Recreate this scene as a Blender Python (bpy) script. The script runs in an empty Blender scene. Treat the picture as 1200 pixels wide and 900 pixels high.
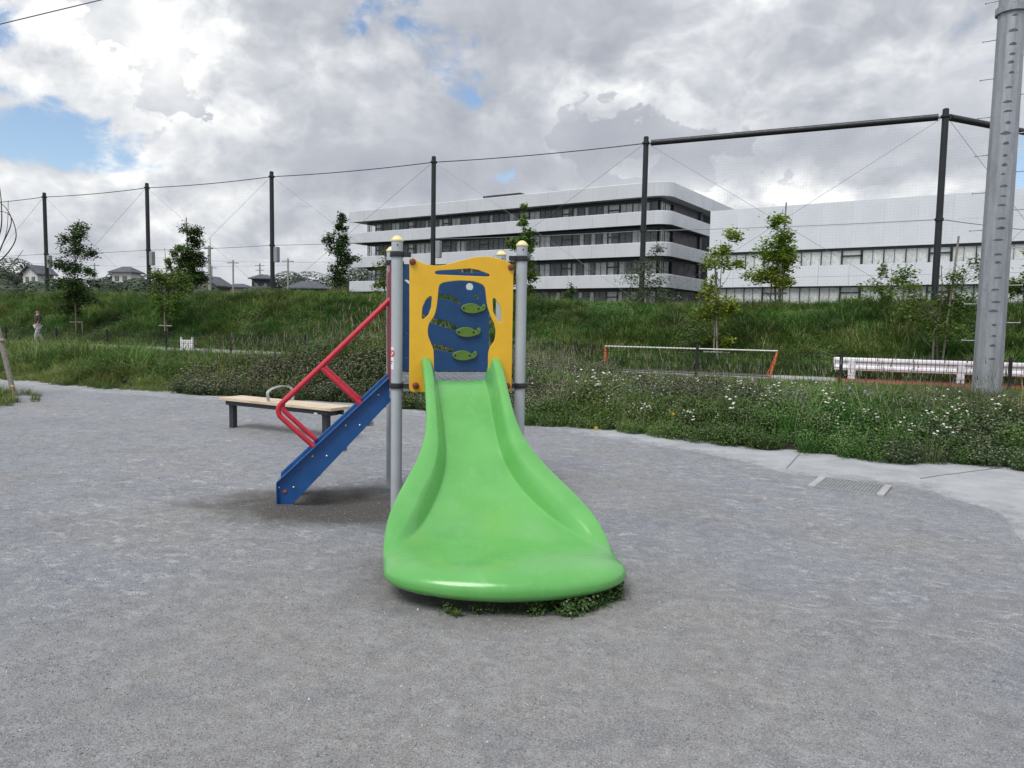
import bpy, bmesh, math, random
import numpy as np
from mathutils import Vector, Matrix, noise as mn
R = math.radians
random.seed(7)
rng = np.random.default_rng(11)
sc = bpy.context.scene
C = sc.collection

# ------------------------------------------------------------------ camera
cam_d = bpy.data.cameras.new("camera")
cam = bpy.data.objects.new("camera", cam_d); C.objects.link(cam)
cam_d.sensor_width = 36; cam_d.lens = 870 / 1200 * 36
cam_d.clip_start = .05; cam_d.clip_end = 3000
cam.matrix_world = Matrix.Translation((0, 0, 1.5)) @ Matrix.Rotation(R(90 - 4.6), 4, 'X') @ Matrix.Rotation(R(.95), 4, 'Z')
sc.camera = cam
sc.view_settings.view_transform = 'Standard'
sc.view_settings.look = 'None'
sc.view_settings.exposure = 0.28
sc.view_settings.gamma = 1
sc.cycles.max_bounces = 6
sc.cycles.transparent_max_bounces = 8

# ------------------------------------------------------------------ node helpers
class NT:
    def __init__(s, tree): s.t = tree; s.n = tree.nodes; s.l = tree.links
    def node(s, typ, **kw):
        n = s.n.new(typ)
        for k, v in kw.items(): setattr(n, k, v)
        return n
    def put(s, sock, v):
        if v is None: return
        if hasattr(v, 'is_linked') or isinstance(v, bpy.types.NodeSocket): s.l.new(v, sock)
        else: sock.default_value = v
    def math(s, op, a, b=None, c=None, clamp=False):
        n = s.node('ShaderNodeMath', operation=op, use_clamp=clamp)
        s.put(n.inputs[0], a); s.put(n.inputs[1], b); s.put(n.inputs[2], c)
        return n.outputs[0]
    def vmath(s, op, a, b=None):
        n = s.node('ShaderNodeVectorMath', operation=op)
        s.put(n.inputs[0], a); s.put(n.inputs[1], b)
        return n.outputs['Value'] if op in ('LENGTH', 'DOT_PRODUCT') else n.outputs[0]
    def noise(s, vec, scale, detail=4, rough=.5, dist=0, out=0):
        n = s.node('ShaderNodeTexNoise')
        s.put(n.inputs['Vector'], vec); n.inputs['Scale'].default_value = scale
        n.inputs['Detail'].default_value = detail; n.inputs['Roughness'].default_value = rough
        n.inputs['Distortion'].default_value = dist
        return n.outputs[out]
    def smooth(s, v, a, b, lo=0., hi=1.):
        n = s.node('ShaderNodeMapRange', interpolation_type='SMOOTHSTEP')
        s.put(n.inputs[0], v); n.inputs[1].default_value = a; n.inputs[2].default_value = b
        n.inputs[3].default_value = lo; n.inputs[4].default_value = hi
        return n.outputs[0]
    def mix(s, f, a, b, blend='MIX'):
        n = s.node('ShaderNodeMix', data_type='RGBA', blend_type=blend)
        s.put(n.inputs[0], f)
        for i, v in ((6, a), (7, b)):
            if isinstance(v, tuple): n.inputs[i].default_value = (*v[:3], 1)
            else: s.put(n.inputs[i], v)
        return n.outputs[2]

# ------------------------------------------------------------------ world: sky with broken cloud
SUN_EL, SUN_AZ = R(58), R(215)          # azimuth clockwise from +Y
w = bpy.data.worlds.new("World"); sc.world = w; w.use_nodes = True
t = NT(w.node_tree); t.n.clear()
sky = t.node('ShaderNodeTexSky', sky_type='NISHITA', sun_disc=False, sun_elevation=SUN_EL, sun_rotation=SUN_AZ)
bg_s = t.node('ShaderNodeBackground'); bg_s.inputs[1].default_value = .135
t.l.new(sky.outputs[0], bg_s.inputs[0])
co = t.node('ShaderNodeTexCoord').outputs['Generated']
def blob(d, sx, sz, k, pw=None):
    v = t.vmath('SUBTRACT', co, d)
    v = t.vmath('MULTIPLY', v, (1 / sx, 1 / sx, 1 / sz))
    l = t.vmath('LENGTH', v)
    return t.smooth(l, 0., 1., k, 0.)
def add(*a):
    r = a[0]
    for b in a[1:]: r = t.math('ADD', r, b)
    return r
def voro(vec, scale, detail, rough=.5, sm=.35):
    n = t.node('ShaderNodeTexVoronoi', feature='F1')
    t.put(n.inputs['Vector'], vec); n.inputs['Scale'].default_value = scale
    n.inputs['Detail'].default_value = detail; n.inputs['Roughness'].default_value = rough
    n.normalize = True
    d_ = n.outputs['Distance']
    return t.math('SUBTRACT', 1., t.math('MULTIPLY', t.math('MULTIPLY', d_, d_), 1.5))
cz = t.vmath('MULTIPLY', co, (1.0, 1.0, 1.35))
w1 = t.vmath('SUBTRACT', t.noise(cz, 3.0, 4, .55, out=1), (.5, .5, .5))
w2 = t.vmath('SUBTRACT', t.noise(cz, 14.0, 3, .5, out=1), (.5, .5, .5))
p0 = t.vmath('ADD', t.vmath('ADD', cz, t.vmath('MULTIPLY', w1, (.13, .13, .10))), t.vmath('MULTIPLY', w2, (.022, .022, .02)))
LO = (-.030, 0, .048)
p1 = t.vmath('ADD', p0, LO)
n1 = t.noise(p0, 2.6, 7, .55)
n2 = t.noise(p1, 2.6, 7, .55)
b1 = voro(p0, 6.5, 3.0, .55); b2 = voro(p1, 6.5, 3.0, .55)
big = t.noise(t.vmath('ADD', cz, (3.1, 5.2, .7)), 1.7, 3, .5)
wisp = t.noise(p0, 11., 8, .66)
holes = add(blob((-.512, .836, .190), .32, .085, .285), blob((-.56, .80, .30), .16, .05, .12), blob((-.105, .936, .325), .15, .12, .20), blob((-.20, .92, .34), .08, .05, .10), blob((-.16, .915, .38), .12, .05, .16), blob((-.016, .981, .193), .07, .02, .09), blob((-.03, .96, .28), .10, .025, .08),
            blob((.541, .821, .186), .08, .12, .2), blob((-.30, .93, .215), .12, .035, .12))
cov = t.math('SUBTRACT', add(t.math('MULTIPLY', t.math('SUBTRACT', n1, .5), 1.15), t.math('MULTIPLY', t.math('SUBTRACT', b1, .62), .40), t.math('MULTIPLY', t.math('SUBTRACT', wisp, .5), .30), .60), holes)
alpha = t.smooth(cov, .43, .515)
dn = t.math('MULTIPLY', t.math('SUBTRACT', n1, n2), 3.0)
db = t.math('MULTIPLY', t.math('SUBTRACT', b1, b2), 1.9)
puff = add(blob((-.33, .9, .31), .55, .15, .75), blob((-.42, .9, .13), .60, .09, .9), blob((.40, .9, .15), .6, .06, .7), blob((.33, .9, .33), .5, .16, .6), .30)
shade = t.math('MULTIPLY', add(dn, db), puff)
tone = add(t.math('MULTIPLY', t.math('SUBTRACT', big, .5), .5), blob((-.28, .90, .31), .40, .15, .15), blob((-.40, .91, .13), .6, .10, .24), blob((.32, .92, .33), .40, .15, .20), blob((.38, .92, .150), .50, .045, .34),
           blob((.08, .955, .245), .30, .11, -.26), blob((-.10, .985, .180), .30, .05, -.26), blob((-.24, .95, .205), .26, .035, -.24), blob((.28, .945, .215), .26, .04, -.28), blob((-.10, .93, .40), .3, .06, -.16))
# a nearer layer of heaped cloud: crisp lit edges, greyer inside
q0 = t.vmath('ADD', p0, (4.3, 1.1, 2.2))
m1 = t.noise(q0, 3.5, 9, .60); c1 = voro(q0, 7.5, 4.0, .58); c2 = voro(t.vmath('ADD', q0, (-.018, 0, .030)), 7.5, 4.0, .58)
f2 = add(t.math('MULTIPLY', t.math('SUBTRACT', m1, .5), 1.2), t.math('MULTIPLY', t.math('SUBTRACT', c1, .62), .38), t.math('MULTIPLY', puff, .06), .0)
a2 = t.math('MULTIPLY', t.smooth(f2, 0., .022), t.smooth(puff, .3, .8, .35, 1.))
inner2 = t.smooth(f2, .0, .20, .60, .0)
tone2 = add(inner2, t.math('MULTIPLY', t.math('SUBTRACT', c1, c2), 2.5), t.math('MULTIPLY', tone, .85), t.math('MULTIPLY', shade, .5), .33)
tone1 = add(shade, tone, t.math('MULTIPLY', t.math('SUBTRACT', wisp, .5), .16), .52)
tone = add(t.math('MULTIPLY', tone2, a2), t.math('MULTIPLY', tone1, t.math('SUBTRACT', 1., a2)))
ramp = t.node('ShaderNodeValToRGB'); t.l.new(tone, ramp.inputs[0])
e = ramp.color_ramp.elements
e[0].position = 0.0; e[0].color = (.355, .38, .43, 1)
e[1].position = 1.0; e[1].color = (.88, .885, .88, 1)
x = e.new(.30); x.color = (.445, .465, .51, 1)
x = e.new(.55); x.color = (.565, .585, .62, 1)
x = e.new(.78); x.color = (.715, .73, .745, 1)
bg_c = t.node('ShaderNodeBackground'); bg_c.inputs[1].default_value = 1.0
# a thin veil of pale haze low over the horizon
sep = t.node('ShaderNodeSeparateXYZ'); t.l.new(co, sep.inputs[0])
veil = t.smooth(sep.outputs[2], .0, .08, .30, 0.)
ccol = t.mix(veil, ramp.outputs[0], (.56, .59, .64))
t.l.new(ccol, bg_c.inputs[0])
mixs = t.node('ShaderNodeMixShader')
al = t.math('MAXIMUM', alpha, t.math('MULTIPLY', veil, 1.8, clamp=True))
t.l.new(al, mixs.inputs[0]); t.l.new(bg_s.outputs[0], mixs.inputs[1]); t.l.new(bg_c.outputs[0], mixs.inputs[2])
wo = t.node('ShaderNodeOutputWorld'); t.l.new(mixs.outputs[0], wo.inputs[0])
w.cycles.sampling_method = 'MANUAL'; w.cycles.sample_map_resolution = 512

# ------------------------------------------------------------------ sun
sd = bpy.data.lights.new("sun", 'SUN'); sd.energy = 2.3; sd.angle = R(32); sd.color = (1, .985, .955)
sun = bpy.data.objects.new("sun", sd); C.objects.link(sun)
sdir = Vector((math.sin(SUN_AZ) * math.cos(SUN_EL), math.cos(SUN_AZ) * math.cos(SUN_EL), math.sin(SUN_EL)))
sun.rotation_euler = sdir.to_track_quat('Z', 'Y').to_euler(); sun.location = (0, 0, 30)

# ------------------------------------------------------------------ materials
def mat(name, col, rough=.6, metal=0, var=.08, scale=8, bump=0, bscale=60, spec=.5, coat=0, coords='Object', trans=None):
    m = bpy.data.materials.new(name); m.use_nodes = True
    t = NT(m.node_tree); b = t.n['Principled BSDF']
    co = t.node('ShaderNodeTexCoord').outputs[coords]
    n = t.noise(co, scale, 5, .6)
    lo = tuple(c * (1 - var) for c in col); hi = tuple(min(1, c * (1 + var)) for c in col)
    f = t.smooth(n, .3, .7)
    t.l.new(t.mix(f, lo, hi), b.inputs['Base Color'])
    b.inputs['Metallic'].default_value = metal
    rr = t.smooth(t.noise(co, scale * 2.3, 3, .5), .3, .7, max(.02, rough - .06), min(1, rough + .06))
    t.l.new(rr, b.inputs['Roughness'])
    b.inputs['Specular IOR Level'].default_value = spec
    b.inputs['Coat Weight'].default_value = coat; b.inputs['Coat Roughness'].default_value = .15
    if bump:
        bp = t.node('ShaderNodeBump'); bp.inputs['Strength'].default_value = bump; bp.inputs['Distance'].default_value = .01
        t.l.new(t.noise(co, bscale, 6, .6), bp.inputs['Height']); t.l.new(bp.outputs[0], b.inputs['Normal'])
    return m

def leafmat(name, cols, trans=.3, rough=.55, obj_rand=True, spec=.3):
    m = bpy.data.materials.new(name); m.use_nodes = True
    t = NT(m.node_tree); b = t.n['Principled BSDF']; out = t.n['Material Output']
    geo = t.node('ShaderNodeNewGeometry'); oi = t.node('ShaderNodeObjectInfo')
    v = t.math('FRACT', add_(t, geo.outputs['Random Per Island'], oi.outputs['Random']))
    rp = t.node('ShaderNodeValToRGB'); t.l.new(v, rp.inputs[0])
    els = rp.color_ramp.elements
    els[0].color = (*cols[0], 1); els[1].color = (*cols[-1], 1)
    for i, c in enumerate(cols[1:-1], 1):
        x = els.new(i / (len(cols) - 1)); x.color = (*c, 1)
    pos = geo.outputs['Position']
    patch = t.smooth(t.noise(pos, .55, 4, .6), .3, .7, .62, 1.38)
    hsv = t.node('ShaderNodeHueSaturation'); t.l.new(rp.outputs[0], hsv.inputs['Color'])
    t.l.new(patch, hsv.inputs['Value'])
    t.l.new(t.smooth(t.noise(pos, .35, 3, .5),   .3, .7, .488, .530), hsv.inputs['Hue'])
    c = hsv.outputs[0]
    t.l.new(c, b.inputs['Base Color']); b.inputs['Roughness'].default_value = rough
    b.inputs['Specular IOR Level'].default_value = spec
    tr = t.node('ShaderNodeBsdfTranslucent'); t.l.new(c, tr.inputs[0])
    mx = t.node('ShaderNodeMixShader'); mx.inputs[0].default_value = trans
    t.l.new(b.outputs[0], mx.inputs[1]); t.l.new(tr.outputs[0], mx.inputs[2]); t.l.new(mx.outputs[0], out.inputs[0])
    return m
def add_(t, a, b): return t.math('ADD', a, b)

M = {}
M['post'] = mat('post_grey_powdercoat', (.40, .43, .46), .38, 0, .05, 6)
M['cap'] = mat('cap_cream_yellow', (.78, .66, .34), .5, 0, .1, 30)
M['clamp'] = mat('clamp_black', (.018, .02, .026), .4, 0, .2, 20)
M['yellow'] = mat('panel_yellow', (.76, .43, .022), .42, 0, .04, 9, .04, 120)
M['blue'] = mat('panel_blue', (.008, .058, .165), .42, 0, .1, 8, .04, 120)
M['bluemetal'] = mat('stringer_blue', (.012, .085, .28), .36, 0, .12, 9, .03, 90)
M['fish'] = mat('fish_green', (.105, .20, .03), .4, 0, .1, 20)
M['red'] = mat('handrail_red', (.50, .022, .045), .34, 0, .12, 14)
M['maroon'] = mat('bolt_maroon', (.19, .035, .028), .5, 0, .2, 60)
M['dkred'] = mat('grab_bar_maroon', (.20, .045, .065), .4, 0, .1, 14)
M['deck'] = mat('deck_grey', (.30, .32, .35), .45, .2, .1, 12)
M['bolt'] = mat('bolt_steel', (.5, .5, .5), .35, .8, .1, 40)
M['rust'] = mat('bolt_rust', (.3, .1, .04), .7, .2, .3, 80)
M['white'] = mat('sticker_white', (.8, .8, .8), .4)
M['signred'] = mat('sticker_red', (.55, .03, .04), .4)
M['blackpole'] = mat('net_post_black', (.021, .024, .027), .45, .2, .2, 3)
M['cable'] = mat('steel_cable', (.16, .17, .18), .5, .5, .1, 3)
M['net'] = mat('net_cord', (.10, .11, .12), .8, 0, .1, 2)
M['box'] = mat('box_grey', (.28, .30, .32), .5, .1, .1, 3)
M['fence'] = mat('fence_dark_brown', (.020, .019, .019), .5, .1, .2, 5)
M['orange'] = mat('goal_orange', (.62, .13, .04), .45, 0, .15, 10)
M['goalwhite'] = mat('goal_white', (.6, .6, .55), .5, 0, .1, 10)
M['rail'] = mat('guard_rail_white', (.72, .74, .78), .4, .05, .08, 6)
M['steelleg'] = mat('bench_steel', (.035, .040, .048), .45, .2, .15, 20)
M['hoop'] = mat('armrest_aluminium', (.48, .49, .50), .4, .7, .1, 20)
M['facade'] = mat('facade_panel_grey', (.60, .62, .66), .42, .15, .05, .35)
M['facadeB'] = mat('facade_panel_pale', (.70, .73, .78), .42, .1, .04, .35)
M['facade_dark'] = mat('facade_dark_slate', (.030, .032, .042), .5, .1, .2, .5)
M['frame'] = mat('window_frame_black', (.016, .017, .020), .4, .1, .1, 4)
M['curtain'] = mat('curtain_offwhite', (.72, .73, .71), .9, 0, .25, 3)
M['room'] = mat('room_dark', (.028, .03, .034), .9, 0, .5, .5)
M['stakewood'] = mat('stake_weathered', (.25, .235, .20), .85, 0, .25, 30, .4, 90)
M['bark'] = mat('bark', (.13, .11, .085), .9, 0, .3, 20, .5, 60)
M['barkdark'] = mat('bark_dark', (.06, .05, .04), .9, 0, .3, 20, .4, 60)
M['houses_white'] = mat('stucco_white', (.62, .62, .60), .8, 0, .05, .5)
M['houses_beige'] = mat('stucco_beige', (.42, .38, .30), .8, 0, .08, .5)
M['houses_tan'] = mat('stucco_tan', (.22, .19, .13), .8, 0, .1, .5)
M['houses_dark'] = mat('siding_dark', (.035, .04, .055), .7, 0, .1, .5)
M['rooftile'] = mat('roof_tile_slate', (.075, .082, .10), .6, 0, .2, 1.2)
M['concpole'] = mat('concrete_pole', (.32, .32, .31), .8, 0, .08, 2)
M['skin'] = mat('skin', (.42, .25, .17), .5)
M['darkshirt'] = mat('shirt_dark', (.028, .03, .028), .9)
M['trousers'] = mat('trousers_pale', (.42, .43, .44), .9)
M['hair'] = mat('hair_black', (.012, .01, .01), .6)
M['red_ground'] = mat('rubber_red', (.22, .055, .04), .9, 0, .2, 2, .3, 60)
M['pathgrey'] = mat('path_concrete', (.36, .36, .36), .9, 0, .12, 1.5, .2, 60)
M['soil'] = mat('soil_under_plants', (.035, .035, .02), 1, 0, .35, 6, .5, 40)
M['farhill'] = mat('far_ground_green', (.035, .05, .022), 1, 0, .35, .2, .5, 10)
M['flowerw'] = mat('petal_white', (.62, .62, .56), .7, 0, .05)
M['flowery'] = mat('petal_yellow', (.75, .45, .02), .7, 0, .05)
M['flowerv'] = mat('petal_violet', (.35, .28, .55), .7, 0, .05)
M['seed'] = leafmat('seedhead_brown', [(.13, .11, .085), (.24, .215, .17), (.17, .16, .12)], .1, .8)
M['leaf_hedge'] = leafmat('leaf_hedge', [(.052, .100, .025), (.092, .158, .038), (.145, .205, .056), (.064, .112, .034)])
M['leaf_dark'] = leafmat('leaf_dark', [(.040, .070, .026), (.075, .112, .043), (.118, .142, .080), (.052, .085, .032)])
M['grass_bank'] = leafmat('grass_bank', [(.046, .098, .020), (.080, .148, .032), (.135, .215, .056), (.058, .118, .026)], .25, .6, spec=.12)
M['grass_light'] = leafmat('grass_light', [(.105, .155, .032), (.165, .21, .055), (.25, .26, .11), (.09, .135, .03)], .25, .6, spec=.15)
M['leaf_tree_dark'] = leafmat('leaf_tree_dark', [(.028, .056, .014), (.048, .090, .020), (.075, .125, .028)], .3)
M['leaf_tree_mid'] = leafmat('leaf_tree_mid', [(.065, .115, .018), (.11, .17, .028), (.16, .22, .04)], .35)
M['leaf_tree_lime'] = leafmat('leaf_tree_lime', [(.12, .18, .022), (.19, .26, .03), (.26, .32, .045)], .35)
M['leaf_tree_grey'] = leafmat('leaf_tree_grey', [(.06, .085, .045), (.09, .12, .06), (.12, .15, .08)], .3)
M['leaf_far'] = leafmat('leaf_far', [(.04, .062, .04), (.06, .085, .052), (.08, .105, .062)], .2)

# glossy moulded plastic of the chute
def chute_mat():
    m = bpy.data.materials.new('chute_green_plastic'); m.use_nodes = True
    t = NT(m.node_tree); b = t.n['Principled BSDF']
    co = t.node('ShaderNodeTexCoord').outputs['Object']
    n = t.noise(co, 2.2, 5, .55)
    col = t.mix(t.smooth(n, .3, .7), (.094, .345, .078), (.125, .405, .100))
    scuff = t.noise(t.vmath('MULTIPLY', co, (9, 3.0, 5)), 1.6, 7, .68)
    # dust and faint wear down the middle of the run
    sepx = t.node('ShaderNodeSeparateXYZ'); t.l.new(co, sepx.inputs[0])
    mid = t.smooth(t.math('ABSOLUTE', sepx.outputs[0]), .1, .62, 1., .15)
    f = t.math('MULTIPLY', t.smooth(scuff, .5, .72), mid)
    col = t.mix(t.math('MULTIPLY', f, .16), col, (.25, .46, .22))
    t.l.new(col, b.inputs['Base Color'])
    r = add_(t, t.smooth(t.noise(co, 5, 5, .6), .3, .7, .20, .30), t.math('MULTIPLY', f, .14))
    t.l.new(r, b.inputs['Roughness'])
    b.inputs['Specular IOR Level'].default_value = .5
    b.inputs['Coat Weight'].default_value = .3; b.inputs['Coat Roughness'].default_value = .2
    b.inputs['Subsurface Weight'].default_value = 0
    bp = t.node('ShaderNodeBump'); bp.inputs['Strength'].default_value = .06; bp.inputs['Distance'].default_value = .02
    t.l.new(t.noise(co, 7, 3, .5), bp.inputs['Height']); t.l.new(bp.outputs[0], b.inputs['Normal'])
    return m
M['chute'] = chute_mat()

def wood_mat():
    m = bpy.data.materials.new('bench_pale_wood'); m.use_nodes = True
    t = NT(m.node_tree); b = t.n['Principled BSDF']
    co = t.node('ShaderNodeTexCoord').outputs['Object']
    n = t.noise(t.vmath('MULTIPLY', co, (3, 40, 40)), 1.5, 6, .6, .4)
    t.l.new(t.mix(t.smooth(n, .3, .7), (.47, .37, .26), (.68, .57, .43)), b.inputs['Base Color'])
    b.inputs['Roughness'].default_value = .7
    return m
M['wood'] = wood_mat()

def gravel_color(t, pos):
    """grey fine gravel, with beige dusty patches and streaks of pale dust"""
    a = t.noise(pos, .42, 5, .55); b_ = t.noise(t.vmath('ADD', pos, (9, 3, 0)), 1.7, 6, .6)
    base = t.mix(t.smooth(a, .38, .62), (.172, .192, .238), (.236, .250, .282))
    base = t.mix(t.smooth(b_, .35, .7, 0., .5), base, (.27, .268, .268))
    warm = t.noise(t.vmath('ADD', pos, (14, 5, 0)), .62, 6, .62)
    base = t.mix(t.smooth(warm, .46, .66, 0., .7), base, (.235, .215, .188))
    wide = t.noise(t.vmath('ADD', pos, (2, 7, 0)), 1.0, 4, .6)
    base = t.mix(t.smooth(wide, .48, .7, 0., .55), base, (.125, .134, .158))
    # pale scuffs, stretched along one direction
    rot = t.node('ShaderNodeVectorRotate', rotation_type='Z_AXIS'); t.l.new(pos, rot.inputs[0]); rot.inputs['Angle'].default_value = R(22)
    st = t.noise(t.vmath('MULTIPLY', rot.outputs[0], (2.4, 4.4, 1)), 2.3, 9, .72, 1.2)
    sel = t.smooth(t.noise(pos, .55, 4, .6), .34, .56)
    stf = t.math('MULTIPLY', t.smooth(st, .545, .625), sel)
    base = t.mix(t.math('MULTIPLY', stf, .8), base, (.56, .56, .55))
    dw = t.vmath('LENGTH', t.vmath('MULTIPLY', t.vmath('SUBTRACT', pos, (-.3, 3.1, 0)), (.55, .62, 0)))
    dw = t.math('ADD', dw, t.math('MULTIPLY', t.math('SUBTRACT', t.noise(pos, 1.3, 6, .62), .5), 1.5))
    base = t.mix(t.smooth(dw, .45, 1.5, .72, 0.), base, (.248, .226, .198))
    mo = t.noise(pos, 11, 6, .72); mo2 = t.noise(t.vmath('ADD', pos, (3, 3, 0)), 4.2, 6, .7)
    base = t.mix(t.smooth(mo, .40, .66, 0., .55), t.mix(.12, base, (.05, .055, .07)), (.36, .365, .375))
    base = t.mix(t.smooth(mo2, .50, .36, 0., .40), base, (.105, .112, .130))
    g1 = t.noise(pos, 130, 4, .75); g2 = t.noise(pos, 300, 2, .7)
    base = t.mix(t.smooth(g1, .36, .64, .0, 1.), t.mix(.34, base, (.075, .08, .095)), t.mix(.30, base, (.50, .51, .53)))
    base = t.mix(t.smooth(g2, .60, .74, 0., .55), base, (.46, .47, .49))
    base = t.mix(t.smooth(g2, .40, .26, 0., .5), base, (.05, .05, .06))
    return base, g1, g2, b_
def ground_mat():
    m = bpy.data.materials.new('ground_gravel'); m.use_nodes = True
    t = NT(m.node_tree); b = t.n['Principled BSDF']
    pos = t.node('ShaderNodeTexCoord').outputs['Object']
    col, g1, g2, b_ = gravel_color(t, pos)
    # darker brown tone, ragged edge, round the foot of the steps and posts
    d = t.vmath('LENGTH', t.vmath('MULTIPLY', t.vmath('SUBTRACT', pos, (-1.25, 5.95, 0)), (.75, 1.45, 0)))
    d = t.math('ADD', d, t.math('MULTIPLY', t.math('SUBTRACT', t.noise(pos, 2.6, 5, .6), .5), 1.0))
    dark_patch = t.smooth(d, .55, 1.25, .85, 0.)
    col = t.mix(dark_patch, col, (.062, .054, .046))
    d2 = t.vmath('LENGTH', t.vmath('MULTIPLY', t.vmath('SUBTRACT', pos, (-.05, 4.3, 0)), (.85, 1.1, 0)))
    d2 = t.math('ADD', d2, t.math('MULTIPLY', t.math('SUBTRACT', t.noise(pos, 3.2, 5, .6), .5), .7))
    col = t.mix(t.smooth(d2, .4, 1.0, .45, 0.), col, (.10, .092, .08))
    # grass far away
    vm = t.vmath('LENGTH', pos)
    col = t.mix(t.smooth(vm, 30, 45), col, (.045, .06, .03))
    t.l.new(col, b.inputs['Base Color']); b.inputs['Roughness'].default_value = .92
    b.inputs['Specular IOR Level'].default_value = .25
    h = add_(t, t.math('MULTIPLY', g1, .6), add_(t, t.math('MULTIPLY', g2, .35), add_(t, t.math('MULTIPLY', t.noise(pos, 22, 5, .65), 1.6), t.math('MULTIPLY', t.noise(pos, 6.5, 4, .6), 3.2))))
    bp = t.node('ShaderNodeBump'); bp.inputs['Strength'].default_value = .6; bp.inputs['Distance'].default_value = .014
    t.l.new(h, bp.inputs['Height']); t.l.new(bp.outputs[0], b.inputs['Normal'])
    return m
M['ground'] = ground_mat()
def concrete_mat():
    m = bpy.data.materials.new('apron_concrete'); m.use_nodes = True
    t = NT(m.node_tree); b = t.n['Principled BSDF']
    pos = t.node('ShaderNodeTexCoord').outputs['Object']
    gcol, g1, g2, b_ = gravel_color(t, pos)
    n = t.noise(pos, 2.4, 6, .62); f = t.noise(pos, 70, 4, .7)
    ccol = t.mix(t.smooth(n, .3, .7), (.31, .325, .345), (.43, .445, .465))
    ccol = t.mix(t.smooth(f, .3, .7, 0., .35), ccol, (.2, .21, .22))
    at = t.node('ShaderNodeAttribute', attribute_name='edge').outputs['Fac']
    dust = add_(t, at, t.math('MULTIPLY', t.math('SUBTRACT', t.noise(pos, 2.6, 9, .75), .5), 2.1))
    k = t.smooth(dust, .02, .40)
    t.l.new(t.mix(k, gcol, ccol), b.inputs['Base Color']); b.inputs['Roughness'].default_value = .85
    bp = t.node('ShaderNodeBump'); bp.inputs['Strength'].default_value = .4; bp.inputs['Distance'].default_value = .008
    t.l.new(add_(t, g1, f), bp.inputs['Height']); t.l.new(bp.outputs[0], b.inputs['Normal'])
    return m
M['concrete'] = concrete_mat()

def galv_mat():
    m = bpy.data.materials.new('galvanised_pole'); m.use_nodes = True
    t = NT(m.node_tree); b = t.n['Principled BSDF']
    co = t.node('ShaderNodeTexCoord').outputs['Object']
    n = t.noise(t.vmath('MULTIPLY', co, (5, 5, .8)), 1.2, 6, .65)
    n2 = t.noise(co, 14, 4, .6)
    col = t.mix(t.smooth(n, .3, .7), (.25, .27, .30), (.37, .39, .425))
    col = t.mix(t.smooth(n2, .5, .7, 0., .35), col, (.20, .21, .24))
    t.l.new(col, b.inputs['Base Color']); b.inputs['Metallic'].default_value = .35; b.inputs['Roughness'].default_value = .55
    return m
M['galv'] = galv_mat()
M['stain'] = mat('seam_stain_dark', (.10, .105, .12), .7, .2, .4, 20)
def glass_mat():
    m = bpy.data.materials.new('window_glass'); m.use_nodes = True
    t = NT(m.node_tree); b = t.n['Principled BSDF']
    b.inputs['Base Color'].default_value = (.55, .6, .62, 1); b.inputs['Roughness'].default_value = .04
    b.inputs['Alpha'].default_value = .16; b.inputs['Specular IOR Level'].default_value = .6
    return m
M['glass'] = glass_mat()

# ------------------------------------------------------------------ mesh helpers
def finish(o, parent=None, label=None, cat=None, group=None, kind=None):
    C.objects.link(o)
    if parent is not None: o.parent = parent
    tag(o, label, cat, group, kind); return o
def tag(o, label=None, cat=None, group=None, kind=None):
    if label: o['label'] = label
    if cat: o['category'] = cat
    if group: o['group'] = group
    if kind: o['kind'] = kind
    return o
def thing(name, label, cat, loc=(0, 0, 0), rz=0, group=None):
    o = bpy.data.objects.new(name, None); o.empty_display_size = .2
    o.location = loc; o.rotation_euler = (0, 0, rz)
    return finish(o, None, label, cat, group)

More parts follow.
